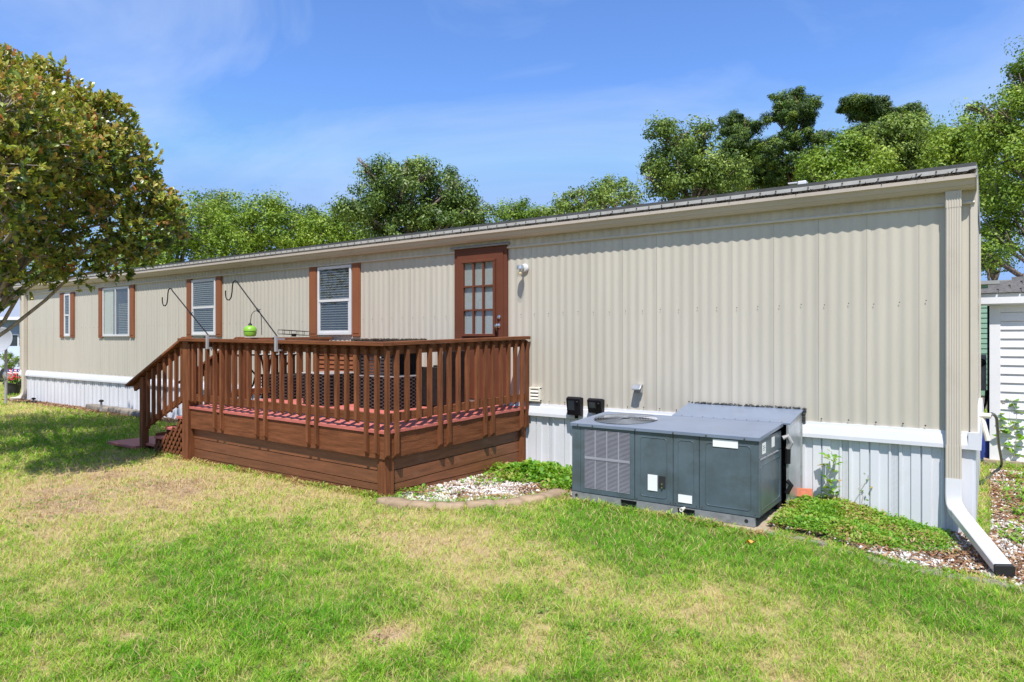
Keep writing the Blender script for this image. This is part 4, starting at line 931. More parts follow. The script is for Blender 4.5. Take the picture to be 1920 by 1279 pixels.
for (cxr, cyr) in ((lx0, ly0), (lx0, ly1), (xsq, ly0), (xsq, ly1)):
    ks = sorted(range(n), key=lambda k: (sq[k][0] - cxr) ** 2 + (sq[k][1] - cyr) ** 2)[:2]
    mbl.add([(cxr, cyr, lz(cxr, cyr)), (*sq[ks[0]], lz(*sq[ks[0]])), (*sq[ks[1]], lz(*sq[ks[1]]))], [(0, 1, 2)])
mbl.add([(xsq, ly0, lz(xsq, ly0)), (lx1, ly0, lz(lx1, ly0)), (lx1, ly1, lz(lx1, ly1)), (xsq, ly1, lz(xsq, ly1))], [(0, 1, 2, 3)])
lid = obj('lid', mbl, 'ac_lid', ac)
obj('lid_lip', MB().prism([(ly0, ztp + .026), (ly0 - .003, ztp + .024), (ly0 - .003, ztp - .004), (ly0 + .004, ztp - .004), (ly0 + .004, ztp + .024)], 'x', lx0, lx1), 'ac_lid', ac)
for xx in (lx0, lx1):
    obj('lid_lip', MB().add([(xx - .002, ly0, lz(0, ly0) - .001), (xx + .002, ly0, lz(0, ly0) - .001), (xx + .002, ly1, lz(0, ly1) - .001), (xx - .002, ly1, lz(0, ly1) - .001), (xx - .002, ly0, lz(0, ly0) - .03), (xx + .002, ly0, lz(0, ly0) - .03), (xx + .002, ly1, lz(0, ly1) - .03), (xx - .002, ly1, lz(0, ly1) - .03)], [(0, 1, 2, 3), (7, 6, 5, 4), (0, 4, 5, 1), (1, 5, 6, 2), (2, 6, 7, 3), (3, 7, 4, 0)]), 'ac_lid', ac)
for px in (1083.5, 1111, 1191, 1262, 1324, 1396): obj('lid_screw', MB().lathe([(.008, 0), (.006, -.005)], (wx(px, ly0), ly0 - .003, ztp + .008), 8, 'y'), 'litter', ac)
obj('fan_well', MB().lathe([(fr_, lz(0, 6.3) - .012), (fr_ - .005, .60), (.0, .60)], (fc.x, fc.y, 0), 40, cap=False), 'dark_inside', ac)
obj('fan_motor', MB().lathe([(.07, .70), (.075, .78), (.075, .86), (.03, .88)], (fc.x, fc.y, 0), 20), 'base_rail', ac)
for k in range(3):
    a0 = k * 2 * math.pi / 3; vs = []
    for r_0 in (.07, .3):
        for da, z in ((-.35, .74), (.35, .82)): vs.append((fc.x + r_0 * math.cos(a0 + da * (1 if r_0 < .1 else .8)), fc.y + r_0 * math.sin(a0 + da), z))
    vs2 = [(p[0], p[1], p[2] - .004) for p in vs]
    obj('fan_blade', MB().add(vs + vs2, [(0, 1, 3, 2), (4, 6, 7, 5), (0, 4, 5, 1), (2, 3, 7, 6), (0, 2, 6, 4), (1, 5, 7, 3)]), 'base_rail', ac)
mg = MB()
for k in range(11):
    r_ = .05 + k * .0272; P = [(fc.x + r_ * math.cos(a), fc.y + r_ * math.sin(a), lz(0, fc.y + r_ * math.sin(a)) + .008) for a in np.linspace(0, 2 * math.pi, 41)]; mg.tube(P, .0022, 5, cap=False)
for k in range(8):
    a = k * math.pi / 4 + .2; mg.tube([(fc.x + .05 * math.cos(a), fc.y + .05 * math.sin(a), lz(0, fc.y) + .005), (fc.x + .335 * math.cos(a), fc.y + .335 * math.sin(a), lz(0, fc.y + .335 * math.sin(a)) + .005)], .003, 5)
obj('fan_grille', mg, 'base_rail', ac)
# duct hood to the wall
hx0, hx1 = -2.69, -1.50
zr = lz(0, ly1); zw = 1.035
dk = MB().add([(hx0, ay1 + .03, zr + .002), (hx1 - .02, ay1 + .03, zr + .002), (hx1, WALL - .02, zw), (hx0, WALL - .02, zw), (hx0, ay1 + .03, zr - .012), (hx1 - .02, ay1 + .03, zr - .012), (hx1, WALL - .02, zw - .014), (hx0, WALL - .02, zw - .014)], [(0, 1, 2, 3), (7, 6, 5, 4), (0, 4, 5, 1), (1, 5, 6, 2), (2, 6, 7, 3), (3, 7, 4, 0)])
obj('duct_top', dk, 'ac_lid', ac)
ds_ = MB().add([(hx1 - .035, ay1 + .03, zr - .013), (hx1 - .012, WALL - .02, zw - .015), (hx1 - .012, WALL - .055, .02), (hx1 - .035, ay1 + .03, .08), (hx1 - .055, ay1 + .03, zr - .013), (hx1 - .03, WALL - .02, zw - .015), (hx1 - .03, WALL - .055, .02), (hx1 - .055, ay1 + .03, .08)], [(0, 1, 2, 3), (7, 6, 5, 4), (0, 4, 5, 1), (1, 5, 6, 2), (2, 6, 7, 3), (3, 7, 4, 0)])
obj('duct_side', ds_, 'galvanised', ac)
obj('duct_flange', MB().box(hx1 - .03, hx1 - .004, WALL - .075, WALL - .054, .02, .90), 'galvanised', ac)
obj('duct_core', MB().box(hx0 + .02, ax1 - .03, ay1, WALL - .06, .12, .9), 'dark_inside', ac)
mt = MB(); 
for k in range(150):
    x = random.uniform(hx0 - .01, hx1 + .02); mt.lathe([(.004, -.006), (random.uniform(.008, .018), 0), (.004, .008)], (x, WALL - .022 + random.uniform(-.012, .004), zw + .004 + random.uniform(-.006, .012)), 6)
for k in range(60):
    u = random.random(); mt.lathe([(.004, -.006), (random.uniform(.008, .02), 0), (.004, .008)], (hx1 + .002, WALL - .02, zw - u * .14), 6)
obj('caulk', mt, 'roof_edge', ac, kind='stuff')
mt = MB()
for k in range(10): x = hx0 + .1 + k * .11; mt.lathe([(.007, 0), (.005, .005)], (x, ay1 + .05, zr + .004), 6)
obj('duct_screw', mt, 'litter', ac, kind='stuff')
obj('conduit', MB().tube([(ax1 + .02, ay1 - .0, .80), (ax1 + .06, ay1 + .02, .82), (ax1 + .09, ay1 + .03, .76), (ax1 + .06, ay1 + .03, .70)], .022, 10), 'net_grey', ac, smooth='auto')
obj('conduit', MB().tube([(ax1 + .06, ay1 + .03, .70), (ax1 + .055, ay1 + .035, .56)], .026, 10).tube([(ax1 + .05, ay1 + .03, .40), (ax1 + .09, ay1 + .03, .36), (ax1 + .05, ay1 + .02, .28)], .022, 8), 'black', ac, smooth='auto')

# ------------------------------------------------------------------ stones, gravel, weeds
from mathutils import noise as mnoise
def stone(name, c, l, w, h, ang, m, parent=None, seed=0, **k):
    mb = MB(); N_ = 5; vs = {}; V = []; Fs = []
    def vid(i, j, kk):
        key = (i, j, kk)
        if key not in vs:
            p = Vector((i / N_ - .5, j / 3 - .5, kk / 3 - .5))
            q = Vector((p.x * l, p.y * w, p.z * h))
            # rounded corners
            e = max(0, abs(p.x) * 2 - .8) + max(0, abs(p.y) * 2 - .5) + max(0, p.z * 2 - .3); q *= 1 - .07 * e
            nv = mnoise.noise_vector(q * 9 + Vector((seed * 3.7, 0, 0))); q += nv * .014
            vs[key] = len(V); V.append(q)
        return vs[key]
    for a in range(N_):
        for b in range(3):
            Fs.append((vid(a, b, 3), vid(a + 1, b, 3), vid(a + 1, b + 1, 3), vid(a, b + 1, 3))); Fs.append((vid(a, b, 0), vid(a, b + 1, 0), vid(a + 1, b + 1, 0), vid(a + 1, b, 0)))
        for b in range(3):
            Fs.append((vid(a, 0, b), vid(a + 1, 0, b), vid(a + 1, 0, b + 1), vid(a, 0, b + 1))); Fs.append((vid(a, 3, b), vid(a, 3, b + 1), vid(a + 1, 3, b + 1), vid(a + 1, 3, b)))
    for a in range(3):
        for b in range(3):
            Fs.append((vid(0, a, b), vid(0, a, b + 1), vid(0, a + 1, b + 1), vid(0, a + 1, b))); Fs.append((vid(N_, a, b), vid(N_, a + 1, b), vid(N_, a + 1, b + 1), vid(N_, a, b + 1)))
    mb.add(V, Fs); mb.rot(Matrix.Rotation(ang, 3, 'Z')); mb.move(c); return obj(name, mb, m, parent, smooth=True, **k)
def edging(name, pts, h, w, m, label, base, gap=.012, seed=0):
    P = [gp(x, y) if not isinstance(x, float) else Vector((x, y, float(gz(x, y)))) for x, y in pts]; c = sum(P, Vector()) / len(P)
    th = thing(name, c, label, 'edging')
    for i in range(len(P) - 1):
        a, b = P[i], P[i + 1]; d = b - a; mid = (a + b) / 2; mid.z += h / 2 - base + random.uniform(-.006, .006)
        stone('stone', mid, d.length - gap, w * random.uniform(.92, 1.08), h, math.atan2(d.y, d.x) + random.uniform(-.05, .05), m, th, seed + i)
    return th
edging('stone_edging', [(714, 945), (768, 953), (816, 955), (873, 955), (928, 952), (978, 945), (1018, 938), (1056, 927)], .12, .16, 'stone_tan', 'curved row of tan edging stones around the gravel bed by the deck', .055, gap=.006)
edging('stone_edging', [(1428, 1000), (1470, 1004), (1512, 1014), (1555, 1024), (1605, 1040), (1665, 1058), (1715, 1070), (1770, 1080), (1840, 1088), (1905, 1104), (1985, 1125)], .06, .085, 'stone_grey', 'curved row of weathered grey edging stones on the right in front of the weeds', .045, seed=20)
edging('stone_edging', [(169, 766), (190, 770), (210, 773), (230, 776), (250, 779), (275, 784)], .14, .2, 'stone_grey', 'row of dark grey edging stones along the white skirting left of the stair', .02, seed=40)
# tan paving slabs by the pad
for i, (a, b, l_, w_) in enumerate([(1425, 985, .30, .16), (1443, 972, .26, .15)]):
    p = gp(a, b); stone('paving_stone', p + Vector((0, 0, .01)), l_, w_, .05, .3 + i, 'concrete', None, 60 + i, label=['tan paving stone at front right corner of the air conditioner pad', 'tan paving stone behind the corner one beside the air conditioner'][i], cat='paving stone')
p = gp(1501, 935)
mb = MB().box(-.05, .05, -.1, .1, -.045, .045).rot(Matrix.Rotation(.35, 3, 'Y')).rot(Matrix.Rotation(1.9, 3, 'Z')).move((wx(1502, WALL - .16), WALL - .16, wz(1502, 925, WALL - .16)))
obj('brick', mb, 'brick_red', None, bevel=.006, label='orange red brick leaning by the white skirting beside the air duct', cat='brick')
p = gp(1407, 1029)
mb = MB().add([(-.05, 0, 0), (-.01, .02, .035), (.03, .03, .02), (.055, .0, .05), (.01, -.02, .02), (-.02, -.03, .05), (0, .0, .012)], [(0, 6, 1), (1, 6, 2), (2, 6, 3), (3, 6, 4), (4, 6, 5), (5, 6, 0)]).move(p + Vector((0, 0, .03)))
obj('fallen_leaf', mb, 'orange_leaf', None, label='curled orange leaf lying on the green lawn', cat='leaf')

def pebbles(name, poly, n, dens, label, seed, zadd=0.0):
    rg = np.random.default_rng(seed); xs_ = [p.x for p in poly]; ys_ = [p.y for p in poly]
    X = rg.uniform(min(xs_), max(xs_), n * 3); Y = rg.uniform(min(ys_), max(ys_), n * 3)
    k = inside(poly, X, Y) & (rg.random(n * 3) < dens(X, Y)); X, Y = X[k][:n], Y[k][:n]; n = len(X)
    # octahedra bent into chips
    B = np.array([(1, 0, 0), (.3, .9, 0), (-.8, .5, 0), (-.9, -.5, 0), (.2, -.9, 0), (0.1, .1, .7), (0, 0, -.5)])
    T = np.array([(0, 1, 5), (1, 2, 5), (2, 3, 5), (3, 4, 5), (4, 0, 5), (1, 0, 6), (2, 1, 6), (3, 2, 6), (4, 3, 6), (0, 4, 6)])
    s = rg.uniform(.008, .022, n); V = B[None] * (1 + rg.normal(0, .18, (n, 7, 3))); a = rg.random(n) * 6.28; ca, sa = np.cos(a), np.sin(a)
    tx = rg.normal(0, .45, n)
    x = V[:, :, 0] * ca[:, None] - V[:, :, 1] * sa[:, None]; y = V[:, :, 0] * sa[:, None] + V[:, :, 1] * ca[:, None]; z = V[:, :, 2] + x * tx[:, None]
    P = np.stack([x, y, z], -1) * s[:, None, None]; bx = np.stack([X, Y, gz(X, Y) + moundz(X, Y) + zadd + .004], -1); P += bx[:, None]
    F = (T[None] + 7 * np.arange(n)[:, None, None]).reshape(-1, 3); tt = np.repeat(rg.random(n), 7)
    return fastmesh(name, P.reshape(-1, 3), F, 'gravel_chips', tt, kind='stuff', label=label, cat='gravel')
def moundz(X, Y): return np.where(inside(BED_R, X, Y), sm(-0.2, -1.2, X) * 0.05, 0)
leafmat('gravel_chips', [(0, (0.22, 0.17, 0.13)), (.25, (0.36, 0.32, 0.28)), (.5, (0.55, 0.53, 0.50)), (1, (0.72, 0.71, 0.69))], 0.0, 0.8, 0.3)
leafmat('mulch', [(0, (0.16, 0.07, 0.04)), (.5, (0.28, 0.15, 0.08)), (1, (0.42, 0.30, 0.18))], 0.1, 0.9, 0.2)
leafmat('weed_leaves', [(0, (0.42, 0.29, 0.13)), (.12, (0.36, 0.36, 0.10)), (.35, (0.25, 0.40, 0.05)), (.75, (0.16, 0.35, 0.035)), (1, (0.09, 0.24, 0.025))], 0.35, 0.5, 0.3)
pebbles('white_gravel', BED_L, 9000, lambda X, Y: .25 + .75 * (fbm(X * 3, Y * 3, 77) > .42), 'white stone chips in the bed between deck and air conditioner', 1)
def dR(X, Y): return np.where(X > -.75, .35 + .65 * (fbm(X * 2.2, Y * 2.2, 55) > .47), .10 + .3 * (fbm(X * 4, Y * 4, 56) > .6)) * np.where(Y > 9, .5, 1)
pebbles('white_gravel', BED_R, 12000, dR, 'white stone chips with litter around the downspout foot on the right', 2)

def litter(name, poly, n, dens, seed, label, L0=.03):
    rg = np.random.default_rng(seed); xs_ = [p.x for p in poly]; ys_ = [p.y for p in poly]
    X = rg.uniform(min(xs_), max(xs_), n * 3); Y = rg.uniform(min(ys_), max(ys_), n * 3)
    k = inside(poly, X, Y) & (rg.random(n * 3) < dens(X, Y)); X, Y = X[k][:n], Y[k][:n]; n = len(X)
    a = rg.random(n) * 6.28; ln = rg.uniform(.4, 1.3, n) * L0; w = ln * rg.uniform(.12, .4, n); zb = gz(X, Y) + moundz(X, Y) + .006 + rg.random(n) * .015; t = rg.normal(0, .35, n)
    D = np.stack([np.cos(a) * ln, np.sin(a) * ln, t * ln], 1); S = np.stack([-np.sin(a) * w, np.cos(a) * w, rg.normal(0, .4, n) * w], 1); C = np.stack([X, Y, zb], 1)
    V = np.stack([C - D, C + S, C + D, C - S], 1).reshape(-1, 3); return fastmesh(name, V, np.arange(4 * n).reshape(n, 4), 'mulch', np.repeat(rg.random(n), 4), kind='stuff', label=label, cat='leaf litter')
litter('leaf_litter', BED_L, 4500, lambda X, Y: .2 + .8 * (fbm(X * 3, Y * 3, 77) < .5), 3, 'brown leaf litter among the white chips beside the deck')
litter('leaf_litter', BED_R, 12000, lambda X, Y: .35 + .65 * (fbm(X * 2.2, Y * 2.2, 55) < .5), 4, 'reddish brown dead leaves and stems behind the downspout foot')
litter('leaf_litter', BED_H, 5000, lambda X, Y: X * 0 + .6, 5, 'dry brown litter strip at the foot of the white skirting on the left', .04)

def weeds(name, n, fn, m, label, seed, lsz=.03, hmax=.10, tb=0.0, strap=.5, cat='weeds', kind='stuff'):
    """low plants: n stems, each with leaves, clumped; fn(n)->X,Y,height factor"""
    rg = np.random.default_rng(seed); X, Y, H = fn(n, rg); n = len(X); k = 7; H = H * (.25 + 1.5 * fbm(X * 7, Y * 7, seed + 5, 3)); tn = (fbm(X * 4, Y * 4, seed + 9, 3) - .5) * 1.1
    X, Y, H, tn = np.repeat(X, k), np.repeat(Y, k), np.repeat(H, k), np.repeat(tn, k); N2 = n * k
    X = X + rg.normal(0, .022, N2); Y = Y + rg.normal(0, .022, N2)
    zb = gz(X, Y) + moundz(X, Y); h = H * rg.uniform(.1, 1, N2) * hmax; a = rg.random(N2) * 6.28; el = rg.uniform(-.1, 1.0, N2)
    ln = lsz * rg.uniform(.6, 1.5, N2) * (.6 + .5 * H); w = ln * np.where(rg.random(N2) < strap, .12, .34)
    D = np.stack([np.cos(a) * np.cos(el), np.sin(a) * np.cos(el), np.sin(el)], 1) * ln[:, None]; S = np.stack([-np.sin(a) * w, np.cos(a) * w, rg.normal(0, .3, N2) * w], 1)
    C = np.stack([X, Y, zb + h], 1); mid = C + D * .5 + np.array([0, 0, 1]) * (ln * .12)[:, None]; tip = C + D - np.array([0, 0, 1]) * (ln * .15)[:, None]
    V = np.stack([C, mid + S, tip, mid - S], 1).reshape(-1, 3); tt = np.clip(rg.normal(.52, .24, N2) + tb + tn, 0, 1)
    return fastmesh(name, V, np.arange(4 * N2).reshape(N2, 4), m, np.repeat(tt, 4), kind=kind, label=label, cat=cat)
def scatter_blobs(blobs, poly=None):
    def fn(n, rg):
        w = np.array([b[2] ** 2 * b[3] for b in blobs]); ix = rg.choice(len(blobs), n, p=w / w.sum()); r = np.sqrt(rg.random(n)) * np.array([blobs[i][2] for i in ix]); a = rg.random(n) * 6.28
        X = np.array([blobs[i][0] for i in ix]) + r * np.cos(a); Y = np.array([blobs[i][1] for i in ix]) + r * np.sin(a); H = (1 - .6 * (r / np.array([blobs[i][2] for i in ix])) ** 2) * np.array([blobs[i][4] for i in ix])
        k = np.ones(n, bool)
        if poly: k = inside(poly, X, Y)
        k &= Y < WALL - .02
        k &= rg.random(n) < np.clip((fbm(X * 5, Y * 5, 91) - .33) * 5, .06, 1)
        return X[k], Y[k], H[k]
    return fn
def blob(px, py, r, w, h): p = gp(px, py); return (p.x, p.y, r, w, h)
weeds('weeds', 2600, scatter_blobs([blob(1000, 893, .42, 1.3, 1), blob(955, 888, .3, 1, .9), blob(1045, 895, .30, 1, .9), blob(900, 905, .25, .12, .6), blob(850, 925, .2, .06, .5), blob(1050, 915, .2, .5, .7), blob(800, 928, .22, .10, .5), blob(760, 925, .2, .12, .5)], BED_L), 'weed_leaves', 'bright green weeds in the white gravel between deck and air conditioner', 11, .055, .12, .0, .6)
weeds('weeds', 10500, scatter_blobs([blob(1500, 965, .45, 1, .8), blob(1570, 965, .5, 1.2, 1.1), blob(1560, 1000, .38, 1, .8), blob(1640, 980, .45, 1.1, 1), blob(1650, 1015, .3, .9, .7), blob(1700, 1000, .35, .9, .8), blob(1730, 1020, .28, .5, .6), blob(1480, 990, .25, 1, .8), blob(1600, 1030, .15, .4, .5)], BED_R), 'weed_leaves', 'mat of leafy green weeds against the white skirting on the right', 12, .030, .075, .0)
weeds('dry_stems', 110, scatter_blobs([blob(1620, 990, .6, 1, 1), blob(1740, 1020, .4, 1, 1), blob(1500, 980, .4, .5, 1), blob(1790, 1040, .4, .8, 1)], BED_R), 'mulch', 'dry brown weed stems standing among the green weeds on the right', 31, .045, .05, .0, 1.0)
weeds('dry_stems', 90, scatter_blobs([blob(820, 920, .5, 1, .8), blob(930, 900, .5, 1, 1)], BED_L), 'mulch', 'dry reddish weed stems in the gravel beside the deck', 32, .04, .04, .0, 1.0)
def beyond(n, rg):
    n = int(n * 1.6)
    X = rg.uniform(0.1, 3.2, n); Y = rg.uniform(5.6, 11.9, n); k = rg.random(n) < np.clip((fbm(X * 1.8, Y * 1.8, 66) - .42) * 4, 0, 1) * np.where(X > .3, 1, .3); k &= ~((X < .5) & (Y < 7.0)); return X[k], Y[k], np.full(k.sum(), .6)
weeds('weeds', 7000, beyond, 'weed_leaves', 'patchy weeds growing in the gravel between mobile home and white shed', 13, .05, .10, -.05, .6)
# clover and broad leaves scattered in the lawn
def lawnw(n, rg):
    u = rg.random(n); d = 3.0 * (14 / 3.0) ** u; s = rg.uniform(-.8, .8, n); X, Y = d * (-SN + CS * s), d * (CS + SN * s); k = ~bedmask(X, Y) & (fbm(X * 2.5, Y * 2.5, 12) > .52) & (Y < 4.6); return X[k], Y[k], np.full(k.sum(), .35)
weeds('clover', 9000, lawnw, 'weed_leaves', 'small broad leaved clover scattered through the lawn', 14, .022, .05, .12, .0)
def foot(n, rg):
    # taller grass at the foot of the deck skirt, pad and stones
    segs = [((-8.6, 4.84), (-5.0, 4.84)), ((-3.5, 5.78), (-1.5, 5.78)), ((-9.6, 4.82), (-8.7, 4.80)), ((-20, 6.72), (-10, 6.5))]
    ix = rg.choice(4, n, p=[.4, .25, .15, .2]); u = rg.random(n); A_ = np.array([s[0] for s in segs])[ix]; B_ = np.array([s[1] for s in segs])[ix]; P = A_ + (B_ - A_) * u[:, None]; return P[:, 0], P[:, 1] - np.abs(rg.normal(0, .03, n)), rg.uniform(.3, .9, n)
weeds('weeds', 900, foot, 'weed_leaves', 'taller grass growing along the foot of the deck and the pad', 15, .045, .04, -.42, 1.0)

def leafy_plant(name, base, h, nleaf, lsz, label, cat='plant', m='weed_leaves', spread=.08, seed=0, up=(0, 0, 1), wall=None):
    rg = np.random.default_rng(seed); base = Vector(base); th = thing(name, base, label, cat)
    pts = [base + Vector((rg.normal(0, .01) * k, rg.normal(0, .01) * k, h * k / 6)) for k in range(7)]
    obj('stem', MB().tube(pts, [.005 - .0005 * k for k in range(7)], 6), 'bark', th)
    V = []; T = []
    for k in range(nleaf):
        u = rg.random() ** .8; p = pts[0].lerp(pts[-1], u); a = rg.random() * 6.28; r = spread * (1.1 - .6 * u) * rg.random(); c = np.array([p.x + r * math.cos(a), p.y + r * math.sin(a) * (.4 if wall else 1), p.z + rg.normal(0, .01)])
        l_ = lsz * rg.uniform(.6, 1.3); D = np.array([math.cos(a), math.sin(a) * (.5 if wall else 1), rg.uniform(-.3, .6)]) * l_; S = np.array([-math.sin(a), math.cos(a), rg.normal(0, .4)]) * l_ * .3
        V += [c, c + D * .5 + S + [0, 0, .1 * l_], c + D, c + D * .5 - S + [0, 0, .1 * l_]]; T += [min(1, max(0, rg.normal(.5, .2)))] * 4
    fastmesh('leaves', np.array(V), np.arange(len(V)).reshape(-1, 4), m, np.array(T), parent=th)
    return th
leafy_plant('weed_plant', (wx(1563, WALL - .1), WALL - .10, .10), .56, 60, .075, 'tall leafy weed standing against the white skirting on the right', seed=3)
leafy_plant('weed_plant', (wx(1622, WALL - .1), WALL - .08, .05), .40, 14, .04, 'thin brown stemmed weed by the vented skirting panels', seed=4)
leafy_plant('climbing_vine', (0.31, 11.93, .05), .85, 80, .11, 'green vine climbing on the white shed wall', 'vine', spread=.14, seed=5, wall=True)

# path lights by the skirting on the left
for lab, px, h in (('small black path light with silver stem against the white skirting', 190, .30), ('small black path light near the left corner of the mobile home', 63, .16)):
    x = wx(px, WALL - .22); th = thing('path_light', (x, WALL - .22, .12), lab, 'light'); obj('stake', MB().tube([(x, WALL - .22, .1), (x, WALL - .22, .1 + h - .06)], .022, 10), 'net_grey', th); obj('cap', MB().lathe([(.03, 0), (.055, .01), (.05, .03), (.02, .05)], (x, WALL - .22, .1 + h - .06), 12), 'black', th)

# ------------------------------------------------------------------ white shed at right, things behind
SY = 12.0; SX0 = 0.02; SX1 = 3.4; sz0 = -.04; eave = wz(1860, 573, SY)
shed = thing('shed', (1.7, SY + 1.2, -.05), 'white clapboard shed with grey shingle roof at the right edge', 'shed')
obj('wall_core', MB().box(SX0 + .02, SX1 - .02, SY + .025, SY + 2.6, sz0, eave + .05), 'shed_white', shed)
obj('corner_post', MB().box(SX0, SX0 + .13, SY - .012, SY + .12, sz0, eave), 'shed_white', shed, bevel=.004); obj('corner_post', MB().box(SX1 - .13, SX1, SY - .012, SY + .12, sz0, eave), 'shed_white', shed, bevel=.004)
nbd = 17; bh = (eave - sz0 - .1) / nbd; sbb = None
for k in range(nbd):
    z = sz0 + k * bh
    prof = [(SY + .022, z), (SY - .004, z), (SY - .006, z + .008), (SY + .012, z + bh * .93), (SY + .022, z + bh)]
    if sbb is None: sbb = obj('siding_board', MB().prism(prof, 'x', SX0 + .131, SX1 - .131), 'shed_white', shed); z00 = worg(sbb).z - z
    else: inst(sbb, 'siding_board', shed, (worg(sbb).x, worg(sbb).y, z + z00))
obj('frieze_board', MB().box(SX0 + .13, SX1 - .13, SY - .005, SY + .02, eave - .1, eave), 'shed_white', shed)
obj('fascia', MB().box(SX0 - .16, SX1 + .16, SY - .15, SY - .125, eave + .02, eave + .165), 'shed_white', shed); obj('soffit', MB().box(SX0 - .155, SX1 + .155, SY - .124, SY + .02, eave + .001, eave + .02), 'shed_white', shed)
obj('fascia_side', MB().box(SX0 - .16, SX0 - .14, SY - .124, SY + 2.7, eave + .02, eave + .165), 'shed_white', shed)
# hip roof, shingle courses
zr0 = eave + .17; pitch = .42; W_ = 2.76 / 2
obj('roof_deck', MB().add([(SX0 - .17, SY - .16, zr0), (SX1 + .17, SY - .16, zr0), (SX1 + .17, SY + 2.76, zr0), (SX0 - .17, SY + 2.76, zr0), (SX0 + 1.25, SY + 1.3, zr0 + 1.42 * pitch), (SX1 - 1.25, SY + 1.3, zr0 + 1.42 * pitch)], [(3, 2, 1, 0), (0, 1, 5, 4), (1, 2, 5), (2, 3, 4, 5), (3, 0, 4)]), 'shingle', shed)
sh0 = None; dpt = 1.46; ncs = 10
for r in range(ncs):
    u0 = r / ncs; y0 = SY - .17 + u0 * dpt; z0 = zr0 + u0 * dpt * pitch + .006; xa = SX0 - .17 + u0 * 1.42; xb = SX1 + .17 - u0 * 1.42; n = int((xb - xa) / .25)
    if n < 1: break
    for c in range(n):
        w = (xb - xa) / n; xc = xa + (c + .5) * w
        if sh0 is None:
            m = MB().box(-.121, .121, -.09, .09, -.004, .004).rot(Matrix.Rotation(math.atan(pitch) + .04, 3, 'X')).move((xc, y0 + .075, z0 + .032)); sh0 = obj('shingle', m, 'shingle', shed); w00 = worg(sh0)
        else: inst(sh0, 'shingle', shed, (xc + random.uniform(-.004, .004), y0 + .075, z0 + .032 + random.uniform(0, .002)))
obj('shed_footing', MB().box(-.05, 3.5, SY - .10, SY + .2, -.3, -.005), 'concrete', shed)
# green trailer home behind
gt = thing('green_trailer', (3, 22, 0), 'green mobile home seen behind the shed through the gap', 'mobile home')
gzt = wz(1870, 524, 21.0)
obj('wall', MB().box(-9, 1.55, 21, 25, .3, gzt - .12), 'green_siding', gt)
for k in range(20): obj('siding_board', MB().prism([(21.0, .6 + k * .13), (20.975, .6 + k * .13), (20.99, .72 + k * .13), (21.0, .728 + k * .13)], 'x', -9, 1.55), 'green_siding', gt)
obj('roof', MB().prism([(20.85, gzt - .12), (20.85, gzt - .03), (23, gzt + .04), (25.15, gzt - .03), (25.15, gzt - .12)], 'x', -9.2, 1.65), 'roof_membrane', gt)
obj('skirt', MB().box(-9, 1.55, 21.02, 24.98, -.3, .3), 'stone_grey', gt)
# utility post with meters in the gap
ux = wx(1846.5, 12.6); up = thing('meter_post', (ux, 12.6, 0), 'dark utility meter post in the gap between home and shed', 'meter')
obj('post', MB().box(ux + .03, ux + .075, 12.6, 12.68, -.2, 2.25), 'black', up); obj('meter_box', MB().box(ux - .11, ux + .02, 12.55, 12.68, .95, 1.5), 'net_grey', up, bevel=.01); obj('meter', MB().lathe([(.06, 0), (.06, -.05), (.04, -.07)], (ux - .045, 12.55, 1.38), 16, 'y'), 'black', up)
obj('conduit', MB().tube([(ux - .07, 12.6, .96), (ux - .09, 12.58, .7), (ux - .04, 12.57, .6), (ux + .01, 12.58, .75), (ux + .02, 12.6, .96)], .018, 8), 'black', up)
obj('barrel', MB().lathe([(.10, -.1), (.13, .1), (.13, .5), (.10, .56), (.03, .58)], (ux - .02, 12.2, 0), 18), 'flag_blue', None, smooth='auto', label='dark blue barrel in the gap behind the mobile home corner', cat='barrel')
# spigot with black hose at the end wall
hy = 8.6; hxp = XR + .02; hz = wz(1843, 779, hy)
fct = thing('spigot', (hxp, hy, hz), 'white pvc spigot with black hose hanging at the mobile home end', 'spigot')
obj('valve', MB().tube([(hxp, hy, hz), (hxp + .10, hy - .02, hz)], .028, 10), 'pvc', fct, smooth='auto'); obj('down_pipe', MB().tube([(hxp + .02, hy, hz - .02), (hxp + .07, hy - .01, hz - .26)], .026, 10), 'pvc', fct, smooth='auto')
P = [Vector((hxp + .09, hy - .02, hz)), Vector((wx(1860, 8.8), 8.8, hz + .005)), Vector((wx(1868, 9.1), 9.1, wz(1868, 783, 9.1))), Vector((wx(1870, 9.5), 9.5, wz(1870, 800, 9.5))), Vector((wx(1873, 10.4), 10.4, wz(1873, 835, 10.4))), Vector((wx(1878, 11.5), 11.5, wz(1878, 872, 11.5) + .01)), gp(1868, 885) + Vector((0, 0, .02)), gp(1855, 897) + Vector((0, 0, .02)), gp(1838, 912) + Vector((0, 0, .02))]
Q = []
for i in range(len(P) - 1):
    p0, p1, p2, p3 = P[max(i - 1, 0)], P[i], P[i + 1], P[min(i + 2, len(P) - 1)]
    for k in range(6):
        t_ = k / 6; Q.append(.5 * ((2 * p1) + (p2 - p0) * t_ + (2 * p0 - 5 * p1 + 4 * p2 - p3) * t_ ** 2 + (3 * p1 - p0 - 3 * p2 + p3) * t_ ** 3))
obj('hose', MB().tube(Q, .016, 8), 'hose', fct, smooth=True)

